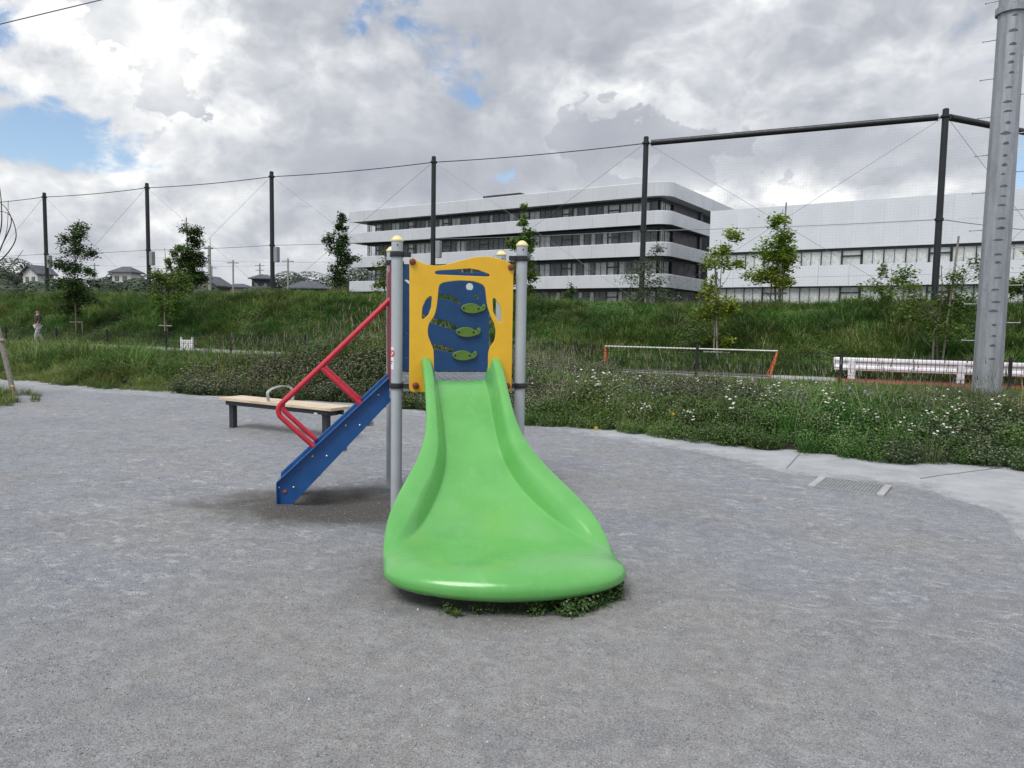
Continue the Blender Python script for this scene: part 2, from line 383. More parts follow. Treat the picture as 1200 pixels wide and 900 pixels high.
class MB:
    def __init__(s): s.v = []; s.f = []; s.m = []; s.k = 0
    def mi(s, k): s.k = k; return s
    def quadstrip(s, rings, closed=True, caps=True):
        b = len(s.v); n = len(rings[0])
        for r in rings: s.v.extend([tuple(p) for p in r])
        for i in range(len(rings) - 1):
            for j in range(n if closed else n - 1):
                a = b + i * n + j; c = b + i * n + (j + 1) % n
                s.f.append((a, c, c + n, a + n)); s.m.append(s.k)
        if caps and closed:
            s.f.append(tuple(b + j for j in reversed(range(n)))); s.m.append(s.k)
            s.f.append(tuple(b + (len(rings) - 1) * n + j for j in range(n))); s.m.append(s.k)
        return s
    def box(s, x0, x1, y0, y1, z0, z1):
        b = len(s.v)
        s.v += [(x0, y0, z0), (x1, y0, z0), (x1, y1, z0), (x0, y1, z0), (x0, y0, z1), (x1, y0, z1), (x1, y1, z1), (x0, y1, z1)]
        for f in ((3, 2, 1, 0), (4, 5, 6, 7), (0, 1, 5, 4), (1, 2, 6, 5), (2, 3, 7, 6), (3, 0, 4, 7)):
            s.f.append(tuple(b + i for i in f)); s.m.append(s.k)
        return s
    def tube(s, pts, r, seg=10, caps=True, taper=None):
        pts = [Vector(p) for p in pts]; rings = []
        n = len(pts); prev = None
        for i, p in enumerate(pts):
            d = (pts[min(i + 1, n - 1)] - pts[max(i - 1, 0)]).normalized()
            if prev is None:
                a = Vector((0, 0, 1)) if abs(d.z) < .9 else Vector((1, 0, 0))
                x = d.cross(a).normalized()
            else:
                x = (prev - d * prev.dot(d)).normalized()
            prev = x; y = d.cross(x)
            rr = r if taper is None else taper[i]
            rings.append([p + (x * math.cos(2 * math.pi * k / seg) + y * math.sin(2 * math.pi * k / seg)) * rr for k in range(seg)])
        return s.quadstrip(rings, True, caps)
    def lathe(s, prof, seg=24, c=(0, 0)):
        rings = [[(c[0] + r * math.cos(2 * math.pi * k / seg), c[1] + r * math.sin(2 * math.pi * k / seg), z) for k in range(seg)] for r, z in prof]
        return s.quadstrip(rings)
    def prism(s, poly, y0, y1):
        """polygon in x,z extruded along y"""
        return s.quadstrip([[(x, y0, z) for x, z in poly], [(x, y1, z) for x, z in poly]][::1])
    def mesh(s, name, mats, smooth=False):
        me = bpy.data.meshes.new(name); me.from_pydata(s.v, [], s.f)
        for m in (mats if isinstance(mats, (list, tuple)) else [mats]): me.materials.append(m)
        me.polygons.foreach_set('material_index', s.m)
        bm = bmesh.new(); bm.from_mesh(me); bmesh.ops.recalc_face_normals(bm, faces=bm.faces); bm.to_mesh(me); bm.free()
        if smooth:
            me.polygons.foreach_set('use_smooth', [True] * len(me.polygons))
            try: me.set_sharp_from_angle(angle=R(40))
            except Exception: pass
        return me
    def build(s, name, mats, parent=None, smooth=False, bevel=0, **kw):
        o = bpy.data.objects.new(name, s.mesh(name, mats, smooth))
        if bevel:
            b = o.modifiers.new('bevel', 'BEVEL'); b.width = bevel; b.segments = 2; b.limit_method = 'ANGLE'; b.harden_normals = False
        return finish(o, parent, **kw)
def use(me, name, parent, loc=(0, 0, 0), rot=(0, 0, 0), scale=None, **kw):
    o = bpy.data.objects.new(name, me); o.location = loc; o.rotation_euler = rot
    if scale: o.scale = scale
    return finish(o, parent, **kw)
def copy_tree(o, parent=None):
    c = o.copy(); C.objects.link(c); c.parent = parent
    for ch in list(o.children): copy_tree(ch, c)
    return c

def catmull(pts, n=4, closed=False):
    P = [Vector(p) for p in pts]; out = []; L = len(P)
    rngi = range(L) if closed else range(L - 1)
    for i in rngi:
        if closed: a, b, c, d = P[(i - 1) % L], P[i], P[(i + 1) % L], P[(i + 2) % L]
        else: a, b, c, d = P[max(i - 1, 0)], P[i], P[i + 1], P[min(i + 2, L - 1)]
        for k in range(n):
            u = k / n
            out.append(.5 * ((2 * b) + (c - a) * u + (2 * a - 5 * b + 4 * c - d) * u * u + (3 * b - a - 3 * c + d) * u ** 3))
    if not closed: out.append(P[-1])
    return out
def rounded(pts, r=.02, n=3):
    """round the corners of a closed polygon"""
    out = []; L = len(pts)
    for i in range(L):
        p = Vector(pts[i]); a = Vector(pts[i - 1]); b = Vector(pts[(i + 1) % L])
        da = (a - p); db = (b - p); ra = min(r, da.length * .45); rb = min(r, db.length * .45)
        A = p + da.normalized() * ra; B = p + db.normalized() * rb
        for k in range(n + 1):
            u = k / n; out.append((A * (1 - u) ** 2 + p * 2 * u * (1 - u) + B * u * u))
    return out
def panel_mesh(name, outer, holes, thick, material, bevel=.003):
    cu = bpy.data.curves.new(name, 'CURVE'); cu.dimensions = '2D'; cu.fill_mode = 'BOTH'
    cu.extrude = thick / 2 - bevel; cu.bevel_depth = bevel; cu.bevel_resolution = 1
    for poly in [outer] + holes:
        sp = cu.splines.new('POLY'); sp.points.add(len(poly) - 1)
        for q, p in zip(sp.points, poly): q.co = (p[0], p[1], 0, 1)
        sp.use_cyclic_u = True
    tmp = bpy.data.objects.new('tmp', cu); C.objects.link(tmp)
    dg = bpy.context.evaluated_depsgraph_get()
    me = bpy.data.meshes.new_from_object(tmp.evaluated_get(dg)); bpy.data.objects.remove(tmp)
    me.transform(Matrix.Rotation(R(90), 4, 'X')); me.name = name
    me.materials.clear(); me.materials.append(material)
    return me

# site frame: u runs along the hedge, fence and bank (to the right and nearer), v away from the camera
SA = R(-25.0)
UX, UY = math.cos(SA), math.sin(SA)
def S(u, v, z=0.): return Vector((u * UX - v * UY, u * UY + v * UX, z))
def toSV(x, y): return (x * UX + y * UY, -x * UY + y * UX)
def sstep(a, b, x):
    t_ = min(1, max(0, (x - a) / (b - a))); return t_ * t_ * (3 - 2 * t_)

# ------------------------------------------------------------------ GROUND
def gh(x, y):
    h = .010 * mn.noise(Vector((x * .7, y * .7, 0))) + .006 * mn.noise(Vector((x * 2.3, y * 2.3, 3)))
    d = math.hypot(x + 1.95, (y - 5.72) * 1.3); h += .045 * math.exp(-(d / .38) ** 2)
    d = math.hypot((x + 1.45) * .8, y - 6.12); h -= .045 * math.exp(-(d / .34) ** 2)
    d = math.hypot((x + .05) * .7, y - 3.95); h -= .03 * math.exp(-(d / .5) ** 2)
    d = math.hypot(x + 1.0, y - 5.35); h += .02 * math.exp(-(d / .3) ** 2)
    if y > 40:
        u, v = toSV(x, y); h += 3.2 * sstep(50, 75, v)
    return h
xs = [-900, -500, -250, -130, -80, -55, -40, -30, -22, -17] + list(np.arange(-14, 8.01, .14)) + [10, 13, 17, 22, 30, 40, 55, 80, 130, 250, 500, 900]
ys = [-60, -20, -6, -1, .6] + list(np.arange(1.4, 15.01, .14)) + [17, 20, 24, 30, 37, 45, 52, 58, 64, 70, 78, 88, 100, 130, 180, 260, 400, 700, 1400, 2500]
V = [(x, y, gh(x, y)) for y in ys for x in xs]; nx = len(xs)
F = [(j * nx + i, j * nx + i + 1, (j + 1) * nx + i + 1, (j + 1) * nx + i) for j in range(len(ys) - 1) for i in range(nx - 1)]
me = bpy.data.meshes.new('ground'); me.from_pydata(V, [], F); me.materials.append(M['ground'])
me.polygons.foreach_set('use_smooth', [True] * len(F))
finish(bpy.data.objects.new('ground', me), kind='structure')

# concrete apron along the hedge (inner edge ragged under dust)
inner = [(-18, 19.4), (-12.91, 16.95), (-11.02, 15.91), (-8.03, 14.48), (-5.49, 13.59), (-1.63, 11.82), (.26, 10.59), (1.63, 9.29), (2.43, 8.31), (2.69, 7.65), (2.98, 7.35), (3.66, 7.10), (3.86, 6.53), (3.96, 6.11), (3.75, 5.62), (3.59, 5.3), (3.31, 4.67), (2.94, 3.6), (2.6, 2.2)]
outer = [(-17, 22), (-11.4, 19.6), (-9.5, 18.2), (-7.1, 16.9), (-4.4, 15.7), (-.5, 13.7), (1.5, 12.2), (3.2, 11.5), (4.6, 11.2), (5.6, 10.8), (6.6, 10.2), (8, 9.4), (9, 8.8), (9.6, 8.2), (10, 7.6), (10.3, 7), (10.8, 5.6), (11, 4), (11, 2.2)]
I = catmull([(*p, 0) for p in inner], 6); O = catmull([(*p, 0) for p in outer], 6)
K = 14; V = []; F = []; E = []
for a, b in zip(I, O):
    for k in range(K + 1):
        f = (k / K) ** 1.3; p = a.lerp(b, f); dd_ = (p - a).length; V.append((p.x, p.y, gh(p.x, p.y) - .006 + .013 * sstep(0, .35, dd_))); E.append(dd_ * (.5 if a.x < 0 else .8) - (.12 if a.x < 1 else 0))
for i in range(len(I) - 1):
    for k in range(K): q = i * (K + 1) + k; F.append((q, q + 1, q + K + 2, q + K + 1))
me = bpy.data.meshes.new('concrete_apron'); me.from_pydata(V, [], F); me.materials.append(M['concrete'])
at = me.attributes.new('edge', 'FLOAT', 'POINT'); at.data.foreach_set('value', E)
me.polygons.foreach_set('use_smooth', [True] * len(F))
finish(bpy.data.objects.new('concrete_apron', me), kind='structure')
jm = mat('joint_dark', (.17, .17, .18), .9)
for (a, b) in (((3.69, 9.24), (2.95, 7.85)), ((6.2, 8.55), (4.15, 7.43))):
    mb = MB(); a = Vector((*a, 0)); b = Vector((*b, 0)); n = (b - a).normalized().cross(Vector((0, 0, 1))) * .006
    pts = [a.lerp(b, k / 12) for k in range(13)]
    mb.quadstrip([[p + n + Vector((0, 0, gh(p.x, p.y) + .012)), p - n + Vector((0, 0, gh(p.x, p.y) + .012))] for p in pts], closed=False)
    mb.build('apron_joint', jm, kind='structure')

# path beyond the fence, red playing surface on the right
def sheet(name, u0, u1, v0, v1, zf, m, nu=40, nv=4):
    V = [S(u0 + (u1 - u0) * i / nu, v0 + (v1 - v0) * j / nv, zf(u0 + (u1 - u0) * i / nu)) for j in range(nv + 1) for i in range(nu + 1)]
    F = [(j * (nu + 1) + i, j * (nu + 1) + i + 1, (j + 1) * (nu + 1) + i + 1, (j + 1) * (nu + 1) + i) for j in range(nv) for i in range(nu)]
    me = bpy.data.meshes.new(name); me.from_pydata(V, [], F); me.materials.append(m)
    return finish(bpy.data.objects.new(name, me), kind='structure')
pz = lambda u: .03 + .13 * sstep(-5, -28, u) if False else .03 + .13 * (1 - sstep(-28, -5, u))
sheet('path', -75, -.6, 22.3, 25.2, pz, M['pathgrey'])
sheet('red_ground', -.6, 14, 19.6, 25.6, lambda u: .035, M['red_ground'])
mb = MB()
mb.quadstrip([[S(-.6, 22.0, .03), S(-.6, 22.14, .03), S(-.6, 22.14, .075), S(-.6, 22.0, .075)], [S(9, 21.6, .03), S(9, 21.74, .03), S(9, 21.74, .075), S(9, 21.6, .075)]])
mb.build('edging_kerb', M['pathgrey'], kind='structure')

# embankment
def bank_top(u): return 2.05 + .55 * (1 - sstep(-30, -6, u)) + .12 * mn.noise(Vector((u * .15, 1, 0)))
def bank_z(u, v):
    s = sstep(25.0, 31.2, v) ; s = .15 * max(0, min(1, (v - 24.8) / 6.4)) + .85 * s
    return max(-.1, bank_top(u) * s * (1 - sstep(44, 52, v) * .2) + .12 * mn.noise(Vector((u * .4, v * .4, 5))) * min(1, max(0, v - 25)) * (v < 32.5))
us = np.arange(-95, 45.1, 1.0); vs = [24.9, 25.4, 26, 26.8, 27.6, 28.4, 29.2, 30, 30.8, 31.5, 32.3, 34, 38, 44, 52, 62]
V = [S(u, v, bank_z(u, v) if v < 60 else 1.6) for v in vs for u in us]; nu = len(us)
F = [(j * nu + i, j * nu + i + 1, (j + 1) * nu + i + 1, (j + 1) * nu + i) for j in range(len(vs) - 1) for i in range(nu - 1)]
me = bpy.data.meshes.new('embankment'); me.from_pydata(V, [], F); me.materials.append(M['soil']); me.polygons.foreach_set('use_smooth', [True] * len(F))
finish(bpy.data.objects.new('embankment', me), kind='structure')

# mound of soil under the hedge
def hedge_v0(u):
    pts = [(-30, 11.2), (-18.8, 10.75), (-14.5, 10.4), (-11.6, 10.7), (-8.5, 11.1), (-6, 10.6), (-4.4, 10.05), (-3.4, 10.1), (-2.1, 9.8), (-1.3, 9.62), (-.5, 9.5), (.45, 9.35), (1.15, 9.6), (1.75, 9.65), (5, 9.6)]
    return float(np.interp(u, [p[0] for p in pts], [p[1] for p in pts])) + .12 * mn.noise(Vector((u * 1.3, 0, 9)))
def hedge_z(u, v):
    a = v - hedge_v0(u)
    if a < 0: return 0
    h = .16 + .05 * mn.noise(Vector((u * .5, v * .5, 0)))
    lump = .66 * math.exp(-(((u + 8.5) / 2.3) ** 2 + ((v - 12.9) / 1.3) ** 2))
    right = .10 * sstep(-5, 0, u)
    return (h + right) * sstep(0, 1.1, a) * (1 - .75 * sstep(5, 9.5, a)) + lump * sstep(0, .8, a)
us = np.arange(-34, 9, .35); nv_ = 22
V = []; F = []
for j in range(nv_ + 1):
    for u in us:
        a = -.02 + (j / nv_) ** 1.4 * 11.0; v = hedge_v0(u) + a; V.append(S(u, v, hedge_z(u, v) - .02 if j else -.05))
nu = len(us); F = [(j * nu + i, j * nu + i + 1, (j + 1) * nu + i + 1, (j + 1) * nu + i) for j in range(nv_) for i in range(nu - 1)]
me = bpy.data.meshes.new('planting_bed'); me.from_pydata(V, [], F); me.materials.append(M['soil']); me.polygons.foreach_set('use_smooth', [True] * len(F))
finish(bpy.data.objects.new('planting_bed', me), kind='structure')

# ------------------------------------------------------------------ vegetation sources and scatter
def src(name, verts, faces, mats, midx=None):
    me = bpy.data.meshes.new(name); me.from_pydata([tuple(v) for v in verts], [], faces)
    for m in (mats if isinstance(mats, (list, tuple)) else [mats]): me.materials.append(m)
    if midx is not None: me.polygons.foreach_set('material_index', midx)
    return bpy.data.objects.new(name, me)
def grass_src(name, n, rad, h0, h1, wd, m, lean=.5, seedheads=0, seedm=None):
    V, F, X = [], [], []
    for _ in range(n):
        a = random.uniform(0, 6.283); r = rad * math.sqrt(random.random()); bx, by = r * math.cos(a), r * math.sin(a)
        d = random.uniform(0, 6.283); h = random.uniform(h0, h1); L = lean * random.uniform(.2, 1.2) * h
        dx, dy = math.cos(d), math.sin(d); px, py = -dy, dx; b = len(V); ww = wd * random.uniform(.6, 1.2)
        for f in (0, .45, .8):
            zz = h * (f - .25 * f * f * lean); o = L * f * f; k = ww * (1 - .45 * f)
            V += [(bx + dx * o + px * k, by + dy * o + py * k, zz), (bx + dx * o - px * k, by + dy * o - py * k, zz)]
        V.append((bx + dx * L * 1.15, by + dy * L * 1.15, h * (.92 - .3 * lean * random.random())))
        F += [(b, b + 1, b + 3, b + 2), (b + 2, b + 3, b + 5, b + 4), (b + 4, b + 5, b + 6)]; X += [0, 0, 0]
        if seedheads and random.random() < seedheads:
            tx, ty, tz = bx + dx * L * .9, by + dy * L * .9, h * 1.0; b = len(V)
            for k in range(4):
                q = k * 1.571; V.append((tx + ww * 1.4 * math.cos(q), ty + ww * 1.4 * math.sin(q), tz))
            V += [(tx, ty, tz + .09), (tx, ty, tz - .02)]
            for k in range(4): F += [(b + k, b + (k + 1) % 4, b + 4)]; X += [1]
    return src(name, V, F, [m, seedm or m], X)
def leaf_quad(V, F, c, nrm, size, asp=.5):
    n = nrm.normalized(); a = Vector((random.gauss(0, 1), random.gauss(0, 1), random.gauss(0, 1)))
    x = n.cross(a)
    if x.length < 1e-4: x = n.orthogonal()
    x.normalize(); y = n.cross(x); b = len(V); s = size
    V += [c - x * s, c + y * s * asp - n * s * .12, c + x * s, c - y * s * asp - n * s * .12]
    F += [(b, b + 1, b + 2), (b, b + 2, b + 3)]
def shrub_src(name, rad, h, nst, nl, size, m, fl=0, flm=None, flsize=.012, dome=1.0):
    V, F, X = [], [], []
    for _ in range(nst):
        a = random.uniform(0, 6.283); r = rad * math.sqrt(random.random())
        top = Vector((r * math.cos(a), r * math.sin(a), h * random.uniform(.7, 1.05) * math.sqrt(max(.1, 1 - dome * .7 * (r / rad) ** 2))))
        base = Vector((top.x * .35, top.y * .35, 0))
        # stem
        b = len(V); pz_ = Vector((.003, 0, 0)); V += [base - pz_, base + pz_, top]; F.append((b, b + 1, b + 2)); X.append(0)
        for k in range(nl):
            f = .25 + .75 * (k + random.random()) / nl; p = base.lerp(top, f)
            o = Vector((random.gauss(0, 1), random.gauss(0, 1), random.gauss(.2, .6))).normalized()
            c = p + o * size * random.uniform(.8, 2.0); c.z = max(.005, c.z)
            leaf_quad(V, F, c, (o + Vector((0, 0, 1.1))), size * random.uniform(.6, 1.15)); X += [0, 0]
        if random.random() < fl:
            c = top + Vector((0, 0, .012)); b = len(V); k = 7
            V += [c + Vector((flsize * math.cos(i * 6.283 / k), flsize * math.sin(i * 6.283 / k), random.uniform(-.3, .3) * flsize)) for i in range(k)] + [c + Vector((0, 0, flsize * .6)), c - Vector((0, 0, flsize * .9))]
            for i in range(k):
                F += [(b + i, b + (i + 1) % k, b + k), (b + (i + 1) % k, b + i, b + k + 1)]; X += [1, 1]
    return src(name, V, F, [m, flm or m], X)

def scatter(name, pts, rots, scl, idx, sources, **kw):
    col = bpy.data.collections.new(name + '_kinds')
    for i, o in enumerate(sources):
        o.name = '%s_%02d' % (name, i); col.objects.link(o)
    me = bpy.data.meshes.new(name); me.from_pydata([tuple(p) for p in pts], [], [])
    a = me.attributes.new('rot', 'FLOAT_VECTOR', 'POINT'); a.data.foreach_set('vector', np.asarray(rots, 'f').ravel())
    a = me.attributes.new('scl', 'FLOAT', 'POINT'); a.data.foreach_set('value', np.asarray(scl, 'f'))
    a = me.attributes.new('idx', 'INT', 'POINT'); a.data.foreach_set('value', np.asarray(idx, 'i'))
    ng = bpy.data.node_groups.new(name, 'GeometryNodeTree')
    ng.interface.new_socket('Geometry', in_out='INPUT', socket_type='NodeSocketGeometry')
    ng.interface.new_socket('Geometry', in_out='OUTPUT', socket_type='NodeSocketGeometry')
    N = ng.nodes; gi = N.new('NodeGroupInput'); go = N.new('NodeGroupOutput')
    ip = N.new('GeometryNodeInstanceOnPoints'); ci = N.new('GeometryNodeCollectionInfo')
    ci.inputs[0].default_value = col; ci.inputs['Separate Children'].default_value = True; ci.inputs['Reset Children'].default_value = True
    ip.inputs['Pick Instance'].default_value = True
    def attr(nm, ty):
        n = N.new('GeometryNodeInputNamedAttribute'); n.data_type = ty; n.inputs['Name'].default_value = nm; return n.outputs[0]
    L = ng.links.new
    L(gi.outputs[0], ip.inputs['Points']); L(ci.outputs[0], ip.inputs['Instance'])
    L(attr('idx', 'INT'), ip.inputs['Instance Index']); L(attr('scl', 'FLOAT'), ip.inputs['Scale'])
    e2r = N.new('FunctionNodeEulerToRotation'); L(attr('rot', 'FLOAT_VECTOR'), e2r.inputs[0]); L(e2r.outputs[0], ip.inputs['Rotation'])
    L(ip.outputs[0], go.inputs[0])
    o = bpy.data.objects.new(name, me); md = o.modifiers.new('scatter', 'NODES'); md.node_group = ng
    return finish(o, kind='stuff', **kw)
def rr(n, tilt=.15):
    return np.stack([rng.normal(0, tilt, n), rng.normal(0, tilt, n), rng.uniform(0, 6.283, n)], 1)

# bank grass: long dark grass with ivy-like leafy patches
gsrc = [grass_src('g', 46, .22, .25, .62, .010, M['grass_bank'], .8) for _ in range(4)] + [grass_src('g', 40, .22, .35, .75, .008, M['grass_light'], .7, .2, M['seed'])] + \
       [shrub_src('g', .26, .4, 26, 8, .035, M['leaf_hedge']) for _ in range(2)]
P, Id, Sc = [], [], []
for _ in range(15000):
    u = random.uniform(-62, 24) if random.random() < .6 else random.uniform(-32, 9)
    v = random.uniform(25.1, 33.4)
    P.append(S(u, v, bank_z(u, v) - .03))
    q = mn.noise(Vector((u * .45, v * .45, 2)))
    Id.append(random.choice((5, 6)) if q > .28 else (4 if random.random() < .10 + .25 * max(0, -q) else random.randrange(4)))
    Sc.append(random.uniform(.75, 1.3) * (1 + .35 * mn.noise(Vector((u * .3, v * .3, 8)))))
scatter('bank_grass', P, rr(len(P), .2), Sc, Id, gsrc, label='long dark green grass covering the whole embankment', cat='grass')

# hedge on the right: leafy wild flowers
hsrc = [shrub_src('h', .20, .34, 34, 9, .019, M['leaf_hedge'], .16, M['seed'], .012) for _ in range(3)] + \
       [shrub_src('h', .20, .34, 32, 9, .017, M['leaf_dark'], .32, M['seed'], .013) for _ in range(2)] + \
       [shrub_src('h', .18, .36, 26, 8, .021, M['leaf_hedge'], .22, M['flowerw'], .014)] + \
       [grass_src('h', 36, .15, .22, .45, .006, M['grass_bank'], .8)] + \
       [shrub_src('h', .16, .34, 20, 8, .020, M['leaf_hedge'], .4, M['flowerw'], .017)] + [grass_src('h', 14, .16, .38, .66, .004, M['grass_light'], .5, .6, M['seed'])]
P, Id, Sc = [], [], []
def hz(u, v): return hedge_z(u, v)
for _ in range(9600):
    u = random.uniform(-12.4, 6.5) if random.random() < .8 else random.uniform(-12.4, -7); a = random.random() ** 1.25 * 9.5; v = hedge_v0(u) + a
    q = mn.noise(Vector((u * .55, v * .55, 4))); q2 = mn.noise(Vector((u * 1.2, v * 1.2, 14)))
    sc_ = random.uniform(.75, 1.25) * (.75 + .35 * sstep(0, .6, a)) * (1 + .45 * q2) * (1 + .25 * q)
    if u > -6: sc_ *= 1 - .5 * sstep(3.0, 7.5, a)
    if u > -1.5: sc_ *= 1 - .25 * sstep(1.5, 4, a)
    if u < -6:                                       # the dark bush behind the bench
        k = random.choice((3, 3, 4, 4, 1)); sc_ *= 1.25
        if u < -9.5: sc_ *= 1 - .45 * sstep(3, 6, a); 
        if a > 5 and u < -9: continue
    else:
        fl = a > .35 and random.random() < .07 * (1 - .6 * sstep(-.5, 2.5, u))
        k = random.choice((5, 7)) if fl else (random.choice((3, 4)) if q > .12 or u > .8 and random.random() < .5 else (6 if random.random() < .17 else random.randrange(3)))
    if random.random() < .05: k = 8
    P.append(S(u, v, hz(u, v) - .02)); Id.append(k); Sc.append(sc_)
scatter('flower_hedge', P, rr(len(P), .2), Sc, Id, hsrc, label='low wild hedge of leafy plants with small white flowers and brown seedheads', cat='hedge plants')
# violet and yellow blooms
mb = MB()
for (u, v, z, k) in [(-2.3, 10.25, .30, 1), (-.1, 11.8, .52, 2), (-3.0, 12.5, .55, 2), (-4.0, 13.0, .52, 2), (.1, 11.3, .5, 2), (-3.35, 10.05, .06, 1), (-5.2, 12.0, .5, 2), (-1.6, 13.0, .52, 2)]:
    p = S(u, v, hz(u, v) + z * .75); n = 8
    for i in range(n):
        a = i * 6.283 / n; d = Vector((math.cos(a), math.sin(a) * .6, .5 * math.sin(a))); s_ = Vector((-d.y, d.x, 0)) * .012
        b = len(mb.v); mb.v += [tuple(p), tuple(p + d * .028 + s_), tuple(p + d * .045), tuple(p + d * .028 - s_)]; mb.f.append((b, b + 1, b + 2, b + 3)); mb.m.append(k - 1)
    b = len(mb.v); mb.v += [tuple(p), tuple(p + Vector((.004, 0, 0))), tuple(p - Vector((0, 0, .3)))]; mb.f.append((b, b + 1, b + 2)); mb.m.append(2)
mb.build('violet_flowers', [M['flowery'], M['flowerv'], M['leaf_hedge']], kind='stuff', label='violet and yellow blooms in the hedge', cat='flowers')

# rough grass on the left
lsrc = [grass_src('l', 55, .2, .2, .5, .006, M['grass_light'], .9) for _ in range(3)] + [grass_src('l', 50, .2, .2, .48, .006, M['grass_bank'], .9) for _ in range(2)] + \
       [shrub_src('l', .2, .34, 28, 8, .02, M['leaf_hedge'], .15, M['seed'])] + [grass_src('l', 40, .16, .25, .45, .005, M['grass_light'], .7, .15, M['grass_light'])]
P, Id, Sc = [], [], []
for _ in range(8200):
    u = random.uniform(-31, -8.3); a = random.random() ** 1.15 * 11.0; v = hedge_v0(u) + .05 + a
    q = mn.noise(Vector((u * .4, v * .4, 21)))
    edge = sstep(0, 1.2, a)
    if edge < .5: k = random.choice((0, 1, 2))
    elif q > .1 or u > -12.5: k = random.choice((5, 5, 3, 4))
    else: k = random.choice((0, 1, 2, 3, 4, 6))
    s_ = (.35 + .75 * edge) * random.uniform(.8, 1.25) * (1 + .3 * q)
    s_ *= (1.22 - .98 * sstep(3.2, 8.0, a)) * (1 + .38 * mn.noise(Vector((u * .9, v * .9, 31)))); k = random.choice((5, 3, 6, 0)) if mn.noise(Vector((u * .7, v * .7, 44))) > .12 else k
    P.append(S(u, v, hz(u, v) - .02)); Id.append(k); Sc.append(s_)
scatter('rough_grass', P, rr(len(P), .2), Sc, Id, lsrc, label='rough long grass and weeds along the left edge of the gravel', cat='grass')

# verge between hedge and fence, right side, and foot of the bank
P, Id, Sc = [], [], []
for _ in range(2600):
    u = random.uniform(-9, 8); v = random.uniform(19.2, 21.9) if u < 5 else random.uniform(18.5, 20.5)
    P.append(S(u, v, 0)); Id.append(random.randrange(5)); Sc.append(random.uniform(.25, .5))
for _ in range(2200):
    u = random.uniform(-60, 15); v = random.uniform(24.9, 26.0); P.append(S(u, v, bank_z(u, v))); Id.append(random.randrange(5)); Sc.append(random.uniform(.6, 1.1))
vsrc = [grass_src('v', 45, .2, .2, .5, .007, M['grass_light'], .9) for _ in range(2)] + [grass_src('v', 45, .2, .2, .5, .008, M['grass_bank'], .9) for _ in range(3)]
scatter('verge_grass', P, rr(len(P), .2), Sc, Id, vsrc, label='short verge grass on both sides of the dark mesh fence', cat='grass')

# tuft at the stake and weeds under the chute lip
P, Id, Sc = [], [], []
for _ in range(130):
    a = random.uniform(0, 6.283); r = math.sqrt(random.random()); x = -9.6 + 1.25 * r * math.cos(a); y = 12.6 + 1.75 * r * math.sin(a)
    P.append((x, y, -.01)); Id.append(random.randrange(3)); Sc.append((1.15 - .75 * r) * random.uniform(.6, 1))
tsrc = [grass_src('t', 60, .2, .2, .5, .006, M['grass_light'], .9) for _ in range(2)] + [grass_src('t', 60, .2, .2, .45, .006, M['grass_bank'], .9)]
scatter('grass_tuft', P, rr(len(P), .15), Sc, Id, tsrc, label='clump of grass round the foot of the leaning wooden stake', cat='grass')
mb = MB()
for (x, y, z) in [(-8.72, 12.9, .28), (-8.66, 12.3, .2), (-9.0, 12.6, .33)]:
    mb.tube([(x, y, 0), (x, y, z)], .004, 4); mb.lathe([(.001, z - .01), (.03, z), (.02, z + .012), (.001, z + .015)], 8, (x, y))
mb.build('dandelion', M['flowery'], label='yellow dandelion heads in the grass at the wooden stake', cat='flowers', kind='stuff')
wsrc = [shrub_src('w', .06, .085, 9, 6, .010, M['leaf_hedge'], .3, M['seed'], .005) for _ in range(3)] + [grass_src('w', 22, .05, .04, .10, .0025, M['grass_bank'], 1.1)]
P, Id, Sc = [], [], []
for _ in range(105):
    f = random.random(); x = -.42 + 1.05 * f ** .6; 
    y = 3.86 - .09 * random.random() + .26 * abs(x / .62) ** 2.2 + .03 * random.gauss(0, 1)
    dens = .25 + .75 * sstep(-.1, .35, x)
    if random.random() > dens: continue
    P.append((x, y, gh(x, y) - .005)); Id.append(random.randrange(4)); Sc.append(random.uniform(.7, 1.45) * (.6 + .5 * dens))
scatter('weeds', P, rr(len(P), .3), Sc, Id, wsrc, label='low ragged weeds growing under the lip of the green chute', cat='weeds')
mb = MB()                                                     # one bright rosette
for i in range(13):
    a = i * 2.399; L = .062 - .0018 * i; el = .35 + .05 * i; c = Vector((-.275, 3.76, gh(-.275, 3.76) + .002))
    d = Vector((math.cos(a) * math.cos(el), math.sin(a) * math.cos(el), math.sin(el))); s_ = Vector((-math.sin(a), math.cos(a), 0)) * .009
    b = len(mb.v); mb.v += [tuple(c), tuple(c + d * L * .55 + s_), tuple(c + d * L), tuple(c + d * L * .55 - s_)]; mb.f.append((b, b + 1, b + 2, b + 3)); mb.m.append(0)
mb.build('rosette_weed', M['leaf_tree_mid'], label='single bright green leafy weed at the front of the chute lip', cat='weed')

